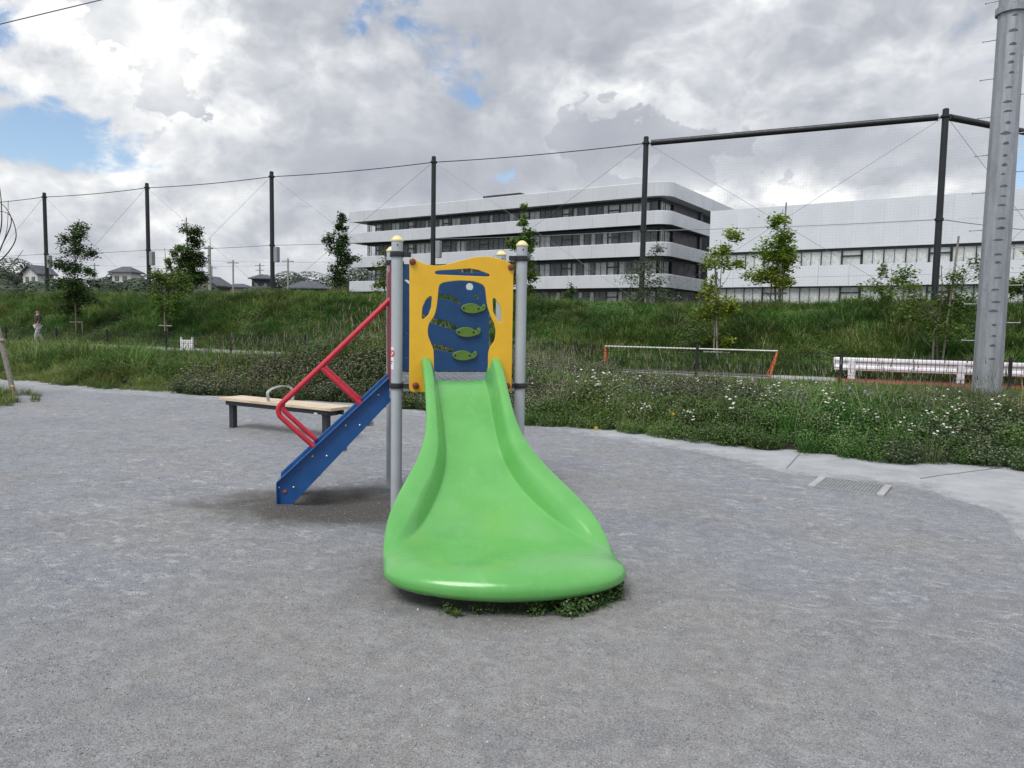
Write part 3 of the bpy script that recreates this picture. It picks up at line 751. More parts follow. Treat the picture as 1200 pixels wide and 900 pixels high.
# pebbles on the gravel
pm = bpy.data.materials.new('pebble'); pm.use_nodes = True; t = NT(pm.node_tree)
oi = t.node('ShaderNodeObjectInfo'); rp = t.node('ShaderNodeValToRGB'); t.l.new(oi.outputs['Random'], rp.inputs[0])
rp.color_ramp.elements[0].color = (.13, .135, .15, 1); rp.color_ramp.elements[1].color = (.52, .52, .51, 1); x = rp.color_ramp.elements.new(.7); x.color = (.24, .245, .26, 1)
t.l.new(rp.outputs[0], t.n['Principled BSDF'].inputs['Base Color']); t.n['Principled BSDF'].inputs['Roughness'].default_value = .9
def stone(k):
    bm = bmesh.new(); bmesh.ops.create_icosphere(bm, subdivisions=1, radius=1)
    for v in bm.verts: v.co = Vector((v.co.x * random.uniform(.8, 1.2), v.co.y * random.uniform(.6, 1.0), v.co.z * .6))
    me = bpy.data.meshes.new('p'); bm.to_mesh(me); bm.free(); me.materials.append(pm); return bpy.data.objects.new('p', me)
P, Sc = [], []
for _ in range(130000):
    y = 1.9 + 7.6 * random.random() ** 1.5; x = random.uniform(-.78, .78) * y
    P.append((x, y, gh(x, y) + .0008)); Sc.append(min(.007, .0013 + random.expovariate(1 / .0006)) * (1 + .06 * y))
scatter('gravel_stones', P, rng.uniform(0, 6.28, (len(P), 3)), Sc, rng.integers(0, 3, len(P)), [stone(k) for k in range(3)], label='loose small stones scattered over the grey gravel', cat='gravel')

# ------------------------------------------------------------------ THE PLAY SLIDE (local x along the front edge, -y towards the chute exit)
slide = thing('playground_slide', 'small playground slide with wide green chute, yellow arch panel and blue steps', 'slide', (-.426, 5.974, 0), R(12))
PW, PD = .5, -.87
posts = [(-.5, 0, 2.175), (.5, 0, 2.175), (-.5, .87, 2.175), (.5, .87, 2.175)]
mb = MB().lathe([(.0445, -.15), (.0445, 2.13)], 32); pm_ = mb.mesh('post', M['post'], True)
cm_ = MB().lathe([(.048, 0), (.050, .005), (.047, .016), (.026, .038), (.014, .045), (.001, .046)], 20).mesh('post_cap', M['cap'], True)
clm = MB().lathe([(.047, -.021), (.055, -.021), (.057, -.012), (.057, .012), (.055, .021), (.047, .021)], 28)
clampb = {}
def clamp_mesh(ang):
    mb = MB().lathe([(.0448, -.021), (.055, -.021), (.057, -.012), (.057, .012), (.055, .021), (.0448, .021)], 28)
    for a_ in ang:
        ca, sa = math.cos(a_), math.sin(a_)
        rings = []
        for rr_, hw in ((.05, .022), (.10, .022), (.108, .012)):
            rings.append([(ca * rr_ - sa * hw, sa * rr_ + ca * hw, -.018), (ca * rr_ + sa * hw, sa * rr_ - ca * hw, -.018), (ca * rr_ + sa * hw, sa * rr_ - ca * hw, .018), (ca * rr_ - sa * hw, sa * rr_ + ca * hw, .018)])
        mb.quadstrip(rings)
    return mb.mesh('clamp', M['clamp'], True)
for i, (x, y, h) in enumerate(posts):
    p = use(pm_, 'post', slide, (x, y, 0))
    use(cm_, 'post_cap', p, (0, 0, 2.13))
    angs = [-.12 if x < 0 else math.pi + .12, (math.pi / 2 if y < .4 else -math.pi / 2)]
    cme = clamp_mesh(angs)
    for z in (2.03, 1.0): use(cme, 'clamp', p, (0, 0, z))
    bo = MB().tube([(0, -.046, 2.10), (0, -.05, 2.10)], .006, 8); bo.build('bolt', M['clamp'], p)

# deck
mb = MB().box(-.45, .45, .015, .85, .985, 1.03); dk = mb.build('deck', M['deck'], slide, bevel=.004)
mb = MB()
for i in range(14):
    for j in range(12): mb.box(-.42 + i * .06, -.42 + i * .06 + .03, .06 + j * .065, .06 + j * .065 + .012, 1.0302, 1.033)
mb.build('deck_tread', M['deck'], dk, kind='stuff')
for yy in (-.012, .862):
    MB().box(-.452, .452, yy - .012, yy + .012, .955, 1.02 if yy < 0 else 1.05).build('deck_beam', M['deck'], slide, bevel=.002)

# yellow front panel
outer_y = [(-.405, 1.995), (-.38, 2.0), (-.34, 1.975), (-.297, 1.958), (-.215, 1.944), (-.133, 1.953), (-.017, 1.989), (.099, 2.022), (.217, 2.033), (.319, 2.013), (.39, 1.989), (.418, 1.958), (.419, 1.653), (.418, 1.316), (.418, .975), (.405, .955), (-.28, .955), (-.385, .955), (-.402, .975), (-.402, 1.472)]
opening = [(-.181, 1.787), (-.165, 1.812), (-.132, 1.825), (-.016, 1.842), (.102, 1.839), (.175, 1.815), (.197, 1.785), (.214, 1.648), (.241, 1.565), (.276, 1.499), (.289, 1.432), (.278, 1.356), (.236, 1.306), (.228, 1.247), (.231, 1.08), (.205, 1.03), (.18, 1.018), (-.185, 1.018), (-.213, 1.06), (-.215, 1.243), (-.218, 1.293), (-.24, 1.342), (-.266, 1.408), (-.261, 1.49), (-.212, 1.557), (-.193, 1.64)]
top_slot = [(-.215, 1.893), (-.205, 1.908), (-.182, 1.915), (-.05, 1.926), (.067, 1.938), (.134, 1.929), (.22, 1.900), (.235, 1.885), (.225, 1.872), (-.182, 1.876), (-.205, 1.880)]
left_slot = [(-.243, 1.717), (-.227, 1.704), (-.233, 1.622), (-.253, 1.564), (-.294, 1.523), (-.314, 1.531), (-.308, 1.621), (-.279, 1.687)]
right_slot = [(.264, 1.713), (.281, 1.70), (.325, 1.634), (.335, 1.517), (.318, 1.508), (.283, 1.549), (.257, 1.599), (.252, 1.699)]
sm = lambda P, r=.02: [(p.x, p.y) for p in rounded([(a, b, 0) for a, b in P], r, 3)]
yp = use(panel_mesh('front_panel', sm(outer_y, .03), [sm(opening, .03), sm(top_slot, .008), sm(left_slot, .012), sm(right_slot, .012)], .018, M['yellow']), 'front_panel', slide, (0, -.045, 0))
knob = MB(); pr = [(.001, 0), (.016, .001), (.024, .006), (.026, .014), (.026, .02)]
kr = [[(r * math.cos(2 * math.pi * k / 16), -.02 + z, r * math.sin(2 * math.pi * k / 16)) for k in range(16)] for r, z in pr]
km = MB().quadstrip(kr).mesh('bolt_cover', M['maroon'], True)
for x, z in ((-.385, 1.972), (.40, 1.955), (-.355, 1.005), (.385, 1.0)): use(km, 'bolt_cover', yp, (x, -.014, z))

# blue rear panel with wave slots, holes and fish
outer_b = [(-.44, 2.01), (-.41, 2.022), (-.273, 2.023), (-.12, 2.014), (.0, 1.998), (.09, 1.975), (.165, 1.958), (.261, 1.964), (.33, 1.98), (.372, 1.955), (.385, 1.91), (.392, 1.062), (-.44, 1.062)]
circ = lambda cx, cz, r, n=20: [(cx + r * math.cos(2 * math.pi * k / n), cz + r * math.sin(2 * math.pi * k / n)) for k in range(n)]
s1 = [(-.30, 1.745), (-.2, 1.757), (-.1, 1.766), (.013, 1.758), (.081, 1.737), (.133, 1.689), (.11, 1.673), (.052, 1.704), (-.025, 1.715), (-.101, 1.721), (-.2, 1.718), (-.30, 1.71)]
s2 = [(-.30, 1.60), (-.2, 1.578), (-.099, 1.541), (-.004, 1.524), (.073, 1.493), (.105, 1.457), (.084, 1.432), (-.003, 1.457), (-.08, 1.475), (-.17, 1.51), (-.30, 1.56)]
s3 = [(-.28, 1.33), (-.145, 1.313), (-.04, 1.30), (.056, 1.273), (.075, 1.242), (.047, 1.225), (-.04, 1.247), (-.135, 1.257), (-.28, 1.28)]
ls = [(-.388, 1.91), (-.351, 1.887), (-.325, 1.850), (-.338, 1.838), (-.366, 1.858), (-.39, 1.878)]
holes = [circ(.207, 1.837, .037), circ(.268, 1.749, .025)] + [sm(q, .012) for q in (s1, s2, s3, ls)] + [circ(-.365, 1.41, .011, 10), circ(-.365, 1.19, .011, 10)]
bp_ = use(panel_mesh('rear_panel', sm(outer_b, .03), holes, .018, M['blue']), 'rear_panel', slide, (0, .87, 0))
fish_o = [(-.098, 0), (-.075, .026), (-.03, .043), (.02, .044), (.06, .030), (.082, .010), (.098, .018), (.112, .040), (.128, .040), (.132, .01), (.118, -.015), (.095, -.022), (.06, -.034), (.02, -.042), (-.03, -.040), (-.075, -.026)]
fm = panel_mesh('fish', sm(fish_o, .012), [circ(.105, .012, .009, 10)], .02, M['fish'])
for x, z in ((.222, 1.638), (.178, 1.420), (.146, 1.205)):
    f = use(fm, 'fish', bp_, (x, -.022, z))
    for dx in (-.07, .066): MB().tube([(x + dx, -.034, z), (x + dx, -.030, z)], .010, 10).build('fish_bolt', M['fence'], bp_)
# steps
near = [(-.547, 1.043), (-1.448, .186), (-1.45, -.05), (-1.37, -.05), (-1.324, .0), (-.538, .84)]
def stringer(y, s):
    mb = MB(); mb.prism(near, y - .006, y + .006)
    up = Vector((-.901, 0, -.857)).normalized()                # along the slope, downwards
    nrm = Vector((-up.z, 0, up.x)); nrm = nrm if nrm.z > 0 else -nrm
    a = Vector((-.547, 0, 1.043)); b = Vector((-1.448, 0, .186))
    y0, y1 = (y - .045, y - .006) if s < 0 else (y + .006, y + .045)
    def bar(p, q, n):
        mb.quadstrip([[Vector((w_.x, yy, w_.z)) + n * o for (yy, o) in ((y0, -.006), (y1, -.006), (y1, .004), (y0, .004))] for w_ in (p, q)])
    bar(a, b, nrm); bar(Vector((-1.446, 0, .182)), Vector((-1.446, 0, -.05)), Vector((-1, 0, 0)))
    o = mb.build('stringer', M['bluemetal'], slide, bevel=.0015)
    return o
st1 = stringer(.30, -1); st2 = stringer(.66, 1)
bm_ = MB().quadstrip([[(r * math.cos(k * .785), -z, r * math.sin(k * .785)) for k in range(8)] for r, z in ((.010, 0), (.010, .004), (.006, .008), (.001, .009))]).mesh('bolt', M['bolt'], True)
d = Vector((-.901, 0, -.857)); 
for k in range(4):
    for off in (0, .115):
        p = Vector((-.547, 0, 1.043)) + d * (.13 + .295 * k) + Vector((.031 + off, 0, -.033))
        if p.x < -.56: use(bm_, 'bolt', st1, (p.x, .294, p.z))
use(MB().quadstrip([[(r * math.cos(k * .785), -z, r * math.sin(k * .785)) for k in range(8)] for r, z in ((.017, 0), (.017, .006), (.010, .011), (.001, .012))]).mesh('bolt', M['rust'], True), 'bolt', st1, (-1.385, .294, .105))
for k in range(4):
    f = .12 + .24 * k; p = Vector((-.547, 0, 1.043)) + d * f + Vector((.10, 0, -.10))
    MB().box(p.x - .12, p.x + .10, .308, .652, p.z - .0, p.z + .022).box(p.x - .12, p.x - .108, .308, .652, p.z - .05, p.z - .001).build('tread', M['deck'], slide, bevel=.002)
# handrails and grab bars
def handrail(y, s):
    main = [(-.535, y, 1.69), (-1.10, y, 1.125), (-1.33, y, .90), (-1.40, y, .835), (-1.428, y, .79), (-1.425, y, .745), (-1.39, y, .70), (-1.155, y, .475)]
    main = [(-.535, y, 1.69)] + [tuple(Vector(main[0]).lerp(Vector(main[1]), k / 4)) for k in range(1, 4)] + main[1:]
    pts = catmull(main, 4)
    o = MB().tube(pts, .0215, 14).build('handrail', M['red'], slide, smooth=True)
    MB().tube([(-1.095, y, 1.12), (-.80, y, .84)], .019, 12).build('strut', M['red'], o, smooth=True)
    MB().tube([(-.80, y, .845), (-.78, y, .82)], .024, 10).build('bracket', M['red'], o)
    return o
handrail(.30, -1); handrail(.66, 1)
for y, yp2 in ((.245, 0), (.715, .87)):
    s = 1 if yp2 == 0 else -1
    pts = [(-.525, y, .96), (-.53, y, 1.3), (-.53, y, 1.7), (-.53, y, 1.90), (-.527, y - .02 * s, 1.955), (-.52, y - .06 * s, 1.985), (-.51, y - .15 * s, 1.99)]
    g = MB().tube(catmull(pts, 4), .017, 12).build('grab_bar', M['dkred'], slide, smooth=True)
    MB().tube([(-.53, y + .045 * s, .96), (-.53, y + .045 * s, 1.93)], .012, 10).build('grab_rod', M['dkred'], g, smooth=True)
# sticker on the near left post
mb = MB()
R_ = .0452
def patch(a0, a1, z0, z1, r, k, n=5):
    mb.mi(k); mb.quadstrip([[(r * math.cos(a0 + (a1 - a0) * i / n), r * math.sin(a0 + (a1 - a0) * i / n), z) for i in range(n + 1)] for z in (z0, z1)], closed=False)
ac = R(-138) - R(12)
patch(ac - .55, ac + .42, 1.13, 1.305, R_, 0)
# red no-entry ring and bar
for k in range(24):
    for (r0, r1) in ((.017, .028),):
        q = []
        for kk, rr_ in ((k, r0), (k + 1, r0), (k + 1, r1), (k, r1)):
            th = kk * math.pi / 12; a_ = ac + rr_ * math.cos(th) / R_; q.append(((R_ + .0006) * math.cos(a_), (R_ + .0006) * math.sin(a_), 1.255 + rr_ * math.sin(th)))
        b = len(mb.v); mb.v += q; mb.f.append((b, b + 1, b + 2, b + 3)); mb.m.append(1)
for k in range(6):
    q = []
    for kk, o in ((k, -.004), (k + 1, -.004), (k + 1, .004), (k, .004)):
        s_ = -.018 + .006 * kk; dx = (s_ + o) * .707; dz = (-s_ + o) * .707; a_ = ac + dx / R_; q.append(((R_ + .0006) * math.cos(a_), (R_ + .0006) * math.sin(a_), 1.255 + dz))
    b = len(mb.v); mb.v += q; mb.f.append((b, b + 1, b + 2, b + 3)); mb.m.append(1)
patch(ac - .3, ac + .2, 1.188, 1.196, R_ + .0006, 2); patch(ac - .3, ac + .1, 1.172, 1.178, R_ + .0006, 2)
first_post = [c for c in slide.children if c.name.startswith('post')][0]
mb.build('sticker', [M['white'], M['signred'], M['clamp']], first_post)

# chute: loft, cross-sections along n (towards the viewer)
st = [  # n, floor z, inner half width, outer half width, rim height
    (-.03, 1.052, .195, .318, .185), (.08, 1.036, .195, .32, .19), (.22, .965, .192, .32, .18), (.42, .815, .190, .318, .17), (.62, .655, .188, .33, .16),
    (.80, .52, .205, .368, .158), (.97, .415, .252, .434, .160), (1.14, .335, .312, .512, .152), (1.31, .278, .376, .580, .138), (1.47, .242, .435, .632, .106), (1.60, .222, .495, .662, .080),
    (1.70, .208, .54, .684, .052), (1.78, .206, .58, .696, .032), (1.85, .208, .61, .70, .016), (1.92, .212, .64, .70, .005)]
N0, NB, AW = 1.93, .375, .678             # the nose: half a superellipsoid, thick and round all the way round
UL = [0, .2, .4, .56, .69, .78, .85, .9, .935, .962, .982, .994, 1.0, 1.006, 1.02, 1.06, 1.13, 1.24]
VL = [0, .12, .25, .38, .5, .61, .71, .79, .86, .91, .95, .98, .995, 1.0, 1.006, 1.02, 1.06, 1.15]
def nose(u, v):
    m = max(u, v, 1.0); under = m > 1
    if under: k = (2 - m) / m; u, v = u * k, v * k
    X = u * math.sqrt(1 - v * v / 2); Yd = v * math.sqrt(1 - u * u / 2); rho = min(1, math.hypot(X, Yd))
    e_ = (1 - rho ** 3.6) ** (1 / 2.4) if rho < 1 else 0
    return (AW * X, N0 + NB * Yd, .112 + (.102 if not under else -.088) * e_)
rows = []
for (n, zf, wi, wo_, h) in st:
    lip = sstep(1.50, 1.93, n)
    A = []
    for f in (0, .3, .58, .80, .93, 1.0): A.append((wi * f, zf - .014 * (1 - f * f)))
    fw = .066 + .075 * sstep(.55, 1.05, n) * (1 - sstep(1.45, 1.8, n))
    s_end = wo_ - fw; kk = sstep(.4, .9, n)
    for f in (.10, .26, .46, .68, .88): A.append((wi + (s_end - wi) * (f ** 1.05), zf + h * ((1 - kk) * f ** 1.5 * (2.2 - 1.2 * f) + kk * .9 * (1 - (1 - f) ** 1.7))))
    skirt = .10
    A += [(s_end, zf + h * (1 - .08 * kk)), (wo_ - fw * .58, zf + h + .006), (wo_ - .014, zf + h + .001), (wo_ - .002, zf + h - .014), (wo_, zf + h - .035), (wo_ - .003, zf + h - .035 - skirt * .5), (wo_ - .014, max(.02, zf + h - .035 - skirt - (h * .5 if n > .9 else 0)))]
    B = [(nose(u, 0)[0], nose(u, 0)[2]) for u in UL]
    side = [(a_[0] * (1 - lip) + b_[0] * lip, a_[1] * (1 - lip) + b_[1] * lip) for a_, b_ in zip(A, B)]
    rows.append([(-x, n, z) for x, z in reversed(side[1:])] + [(x, n, z) for x, z in side])
for v in VL[1:]:
    side = [nose(u, v) for u in UL]
    rows.append([(-x, n, z) for x, n, z in reversed(side[1:])] + side)
rows = [[(x, -(n + x * .11 * sstep(.5, 1.8, n)), z) for x, n, z in row] for row in rows]
mb = MB(); mb.quadstrip(rows, closed=False)
cme = bpy.data.meshes.new('chute'); cme.from_pydata(mb.v, [], mb.f); cme.materials.append(M['chute'])
bm = bmesh.new(); bm.from_mesh(cme); bmesh.ops.recalc_face_normals(bm, faces=bm.faces)
if sum(f.normal.z for f in bm.faces) < 0: bmesh.ops.reverse_faces(bm, faces=bm.faces)
bm.to_mesh(cme); bm.free(); cme.polygons.foreach_set('use_smooth', [True] * len(cme.polygons))
ch = bpy.data.objects.new('chute', cme); finish(ch, slide)
ch.location = (.008, 0, 0)
md = ch.modifiers.new('solid', 'SOLIDIFY'); md.thickness = .012; md.offset = -1
md = ch.modifiers.new('sub', 'SUBSURF'); md.levels = 2; md.render_levels = 2

# ------------------------------------------------------------------ BENCH
bench = thing('park_bench', 'backless bench with pale wooden seat and black steel legs behind the slide', 'bench', (-3.05, 9.85, 0), math.atan2(-1.12, 1.85))
BL = 2.12
for k in range(2): MB().box(-BL / 2, BL / 2, -.19 + k * .193, -.003 + k * .193, .385, .425).build('seat_board', M['wood'], bench, bevel=.005)
MB().box(-BL / 2 + .08, BL / 2 - .1, -.15, -.115, .325, .384).build('seat_rail', M['steelleg'], bench, bevel=.003)
MB().box(-BL / 2 + .08, BL / 2 - .1, .11, .15, .31, .384).build('seat_rail', M['steelleg'], bench, bevel=.003)
for x in (-BL / 2 + .13, BL / 2 - .2):
    l = MB().box(x - .042, x + .042, -.10, -.03, -.05, .30).box(x - .042, x + .042, -.109, .109, .301, .383).build('leg', M['steelleg'], bench, bevel=.003)
hoop = [(-.10, -.15, .42), (-.10, -.17, .50), (-.10, -.16, .56), (-.08, -.08, .605), (-.05, .02, .625), (-.02, .12, .61), (0, .17, .55), (0, .16, .42)]
rings = []
for p in catmull(hoop, 4): rings.append(p)
mb = MB()
rr_ = []
for i, p in enumerate(rings):
    a = rings[max(i - 1, 0)]; b = rings[min(i + 1, len(rings) - 1)]; dd = (b - a).normalized(); nn = Vector((1, 0, 0)).cross(dd) * .006
    rr_.append([p + Vector((-.025, 0, 0)) - nn, p + Vector((.025, 0, 0)) - nn, p + Vector((.025, 0, 0)) + nn, p + Vector((-.025, 0, 0)) + nn])
mb.quadstrip(rr_); mb.build('armrest', M['hoop'], bench, smooth=True)
MB().box(BL / 2 - .33, BL / 2 - .27, -.1525, -.151, .325, .345).build('maker_plate', M['white'], bench)

# ------------------------------------------------------------------ DRAIN GRATE
g = thing('drain_grate', 'galvanised drain grate set in the gravel at the edge of the concrete', 'grate', (3.25, 7.01, 0), math.atan2(-.36, .53))
zg = gh(3.25, 7.01) + .02
for s in (-1, 1): MB().box(s * .30 - .03, s * .30 + .03, -.26, .26, zg - .02, zg + .004).build('end_block', M['pathgrey'], g, bevel=.003)
MB().box(-.27, .27, -.26, .26, zg - .06, zg - .03).build('pit_floor', M['frame'], g)
mb = MB()
for i in range(19): x = -.265 + i * .0294; mb.box(x - .004, x + .004, -.255, .255, zg - .02, zg + .001)
mb.build('bearing_bars', M['hoop'], g, kind='stuff')
mb = MB()
for i in range(15): y = -.25 + i * .0357; mb.box(-.268, .268, y - .004, y + .004, zg - .012, zg + .0025)
mb.build('cross_bars', M['hoop'], g, kind='stuff')
mb = MB().box(-.27, .27, -.275, -.258, zg - .03, zg + .003).box(-.27, .27, .258, .275, zg - .03, zg + .003); mb.build('frame', M['hoop'], g)

# ------------------------------------------------------------------ MESH FENCE
FU = [-48.1, -44.2, -40.4, -36.7, -33.0, -29.6, -26.0, -22.4, -18.7, -15.2, -11.6, -8.0, -4.25, -.42, 3.4, 7.3, 11.2]
FV = 21.8
fz = lambda u: .93 - .1 * sstep(-4, 3, u)
fence = thing('mesh_fence', 'low dark wire mesh fence between the hedge and the path', 'fence', S(-4.25, FV, 0), SA)
def fl(u, v, z): return Vector((u + 4.25, v - FV, z))
fpm = MB().box(-.038, .038, -.038, .038, -.2, 1.03).mesh('fence_post', M['fence'])
for u in FU: use(fpm, 'fence_post', fence, fl(u, FV, fz(u) - .97))
for a, b in zip(FU[:-1], FU[1:]):
    mb = MB(); L = b - a; n = int(L / .1); h = fz(b)
    near_ = a > -25
    for i in range(n + 1):
        x = a + .04 + (L - .08) * i / n; p = fl(x, FV, 0); mb.box(p.x - .0048, p.x + .0048, -.0048, .0048, .06, h)
    for z in (.1, .3, .5, .7, .88):
        p = fl(a, FV, 0); q = fl(b, FV, 0); mb.box(p.x + .03, q.x - .03, -.0145, -.0052, z * h / .9 - .006, z * h / .9 + .006)
    mb.build('mesh_panel', M['fence'], fence)

# ------------------------------------------------------------------ BALL-STOP NET POSTS, BEAMS, NETS
NU = [-60.6, -50.59, -40.62, -30.54, -19.9, -8.99, 2.52]
ZT = 9.75
netpos = [S(u, 32.9, 0) for u in NU] + [Vector((26.0, 33.2, 0))]
names = ['black net post beyond the left edge of the frame', 'leftmost tall black net post, above the pale gabled house', 'second tall black net post from the left, beside the white-walled house',
         'third tall black net post from the left, above the dark-roofed houses', 'tall black net post rising directly behind the yellow panel', 'tall black net post before the grey office building, where the top beam starts',
         'tall black net post at the joint of two top beams, left of the galvanised pole', 'black net post behind the right edge beyond the galvanised pole']
for i, p in enumerate(netpos):
    u, v = toSV(p.x, p.y); zb = bank_z(u, v) - .4
    if i == 0 or i == 7: pass
    r = .118
    o = thing('net_post', names[i], 'post', (p.x, p.y, zb), SA, 'tall black posts of the ball-stop net')
    MB().lathe([(r * 1.08, 0), (r, ZT - zb - .05)], 18).build('shaft', M['blackpole'], o, smooth=True)
    MB().lathe([(r * .95, ZT - zb - .05), (r * .95, ZT - zb + .10), (r * .6, ZT - zb + .13)], 16).build('post_cap', M['blackpole'], o, smooth=True)
    MB().lathe([(r, ZT - zb - .22), (r * 1.5, ZT - zb - .20), (r * 1.5, ZT - zb - .13), (r, ZT - zb - .11)], 16).build('collar', M['blackpole'], o, smooth=True)
    zm = 5.75 - zb
    MB().lathe([(r, zm - .06), (r * 1.35, zm - .05), (r * 1.35, zm + .05), (r, zm + .06)], 16).build('collar', M['blackpole'], o, smooth=True)
    if 0 < i < 5: MB().box(.2, .45, -.12, .12, zm - .95, zm - .1).build('control_box', M['box'], o, bevel=.01)
def wire(name, a, b, r, m, sag=0, **kw):
    pts = [Vector(a).lerp(Vector(b), k / 8) - Vector((0, 0, sag * 4 * (k / 8) * (1 - k / 8))) for k in range(9)]
    return MB().tube(pts, r, 6).build(name, m, **kw)
span_desc = ['beyond the far left', 'at the far left', 'left of the white-walled house', 'above the distant houses', 'left of the grey office building', 'across the front of the grey office building', 'under the thick top beam before the long white building', 'at the right edge behind the galvanised pole']
for i in range(len(netpos) - 1):
    a, b = netpos[i], netpos[i + 1]; dv = b - a; L = dv.length
    ang = math.atan2(dv.y, dv.x)
    ua, va = toSV(a.x, a.y); z0 = bank_z(ua, va) + .25
    nt = thing('safety_net', 'fine ball-stop net with cross wires ' + span_desc[i], 'net', (a.x, a.y, 0), ang, 'spans of ball-stop net')
    mb = MB(); cell = .16 if i < 5 else .12; wd = .0009 if i < 5 else .0012
    n = int(L / cell)
    for k in range(1, n): x = k * cell; mb.box(x - wd / 2, x + wd / 2, -wd / 2, wd / 2, z0, ZT - .2)
    n = int((ZT - .2 - z0) / cell)
    for k in range(n + 1): z = z0 + k * cell; mb.box(.16, L - .16, wd / 2 + .001, wd * 1.5 + .001, z - wd / 2, z + wd / 2)
    mb.build('netting', M['net'], nt, kind='stuff')
    for (za, zb2) in ((ZT - .25, z0), (z0, ZT - .25)): wire('brace_wire', (.16, -.02, za), (L - .16, -.02, zb2), .007, M['cable'], parent=nt)
    wire('mid_wire', (.16, -.03, 5.75), (L - .16, -.03, 5.75), .014, M['cable'], .05, parent=nt)
    if i < 5: wire('top_wire', (.16, 0, ZT - .17), (L - .16, 0, ZT - .17), .022, M['blackpole'], .08, parent=nt)
    else:
        MB().tube([(.24, 0, ZT - .17), (L - .24, 0, ZT - .17)], .125, 16).build('top_beam', M['blackpole'], nt, smooth=True)
        for x0, x1 in ((.14, .26), (L - .26, L - .14)): MB().tube([(x0, 0, ZT - .17), (x1, 0, ZT - .17)], .06, 10).build('beam_bracket', M['box'], nt)

# ------------------------------------------------------------------ BIG GALVANISED POLE
gp = thing('floodlight_pole', 'thick galvanised steel pole with step bolts at the right edge behind the fence', 'pole', (10.93, 17.05, 0), 0)
def pr_(z): return .308 - .004 * z
mb = MB(); SEG = 12
rings = []
for k in range(15): z = -.2 + k * 1.1; rings.append([(pr_(z) * math.cos(2 * math.pi * j / SEG + .2), pr_(z) * math.sin(2 * math.pi * j / SEG + .2), z) for j in range(SEG)])
mb.quadstrip(rings); mb.build('shaft', M['galv'], gp, bevel=.02)
to_cam = math.atan2(-17.05, -10.93)
# row of dark weld smears facing the hedge
mb = MB(); z = .9; k = 0
while z < 9:
    a0 = to_cam + .18 + random.uniform(-.08, .08); wd = random.uniform(.13, .34); r = pr_(z) + .004
    n = 6; hh = random.uniform(.02, .045)
    top = []; bot = []
    for i in range(n + 1):
        a_ = a0 + wd * 2.2 * (i / n - .5) ; e_ = math.sin(math.pi * i / n)
        rr2 = r * 1.0
        # stay on the polygonal face
        sec = 2 * math.pi / SEG; al = ((a_ - .2) % sec) - sec / 2; rf = r * math.cos(sec / 2) / math.cos(al) + .003
        top.append((rf * math.cos(a_), rf * math.sin(a_), z + hh * e_)); bot.append((rf * math.cos(a_), rf * math.sin(a_), z - hh * .5 * e_ - .003))
    mb.quadstrip([bot, top], closed=False); z += random.uniform(.17, .34)
mb.build('weld_mark', M['stain'], gp, kind='stuff')
cam_r = Vector((17.05, -10.93, 0)).normalized()
z = 1.3; k = 0
while z < 9.6:
    sgn = -1 if k % 2 == 0 else 1; r = pr_(z); d_ = cam_r * sgn
    MB().tube([d_ * (r - .03) + Vector((0, 0, z)), d_ * (r + .24) + Vector((0, 0, z))], .012, 8).tube([d_ * (r + .235) + Vector((0, 0, z)), d_ * (r + .25) + Vector((0, 0, z))], .026, 8).build('step_bolt', M['galv'], gp)
    z += .42; k += 1
MB().lathe([(pr_(8.6), 8.5), (pr_(8.6) + .05, 8.52), (pr_(8.6) + .05, 8.66), (pr_(8.6), 8.68)], 24).build('band', M['galv'], gp, smooth=True)

# ------------------------------------------------------------------ GUARD RAIL
rail = thing('guard_rail', 'white corrugated guard rail standing on the red ground', 'guard rail', S(-.35, 24.3, 0), SA + R(-1.5))
def wbeam(x0, x1):
    prof = [(-.0, .68), (-.05, .655), (-.06, .60), (-.05, .56), (-.012, .53), (-.012, .45), (-.05, .42), (-.06, .37), (-.05, .315), (0, .29)]
    back = [(y + .014, z) for y, z in reversed(prof)]
    return MB().quadstrip([[(x, y, z) for y, z in prof + back] for x in (x0, x1)])
for k in range(3): wbeam(-.3 + k * 4.35, -.3 + k * 4.35 + 4.33).build('beam', M['rail'], rail, bevel=.004)
MB().box(-.33, 12.7, .02, .13, .50, .665).build('top_rail', M['rail'], rail, bevel=.006)
for k in range(5): x = .18 + 2.78 * k; MB().box(x - .1, x + .1, -.075, -.062, .05, .56).box(x - .06, x + .06, -.0615, .12, .02, .64).build('leg', M['rail'], rail, bevel=.004)

# ------------------------------------------------------------------ PORTABLE GOAL
go_ = thing('football_goal', 'long low goal with orange end legs and a white crossbar behind the fence', 'goal', S(-7.4, 22.9, .05), SA)
W = 5.25
MB().tube([(0, 0, .80), (W, 0, .80)], .022, 10).build('crossbar', M['goalwhite'], go_, smooth=True)
MB().tube([(0, 0, .80), (.02, -.05, .02)], .032, 10).build('leg', M['orange'], go_, smooth=True)
MB().tube([(0, 0, .80), (-.12, .75, .02)], .022, 10).build('leg', M['orange'], go_, smooth=True)
MB().tube([(W, 0, .80), (W - .18, -.05, .02)], .032, 10).build('leg', M['orange'], go_, smooth=True)
MB().tube([(W, 0, .80), (W - .35, .75, .02)], .022, 10).build('leg', M['orange'], go_, smooth=True)
MB().tube([(.02, -.05, .05), (W - .18, -.05, .05)], .02, 8).build('ground_bar', M['frame'], go_)
MB().tube([(-.12, .75, .05), (W - .35, .75, .05)], .02, 8).build('ground_bar', M['frame'], go_)

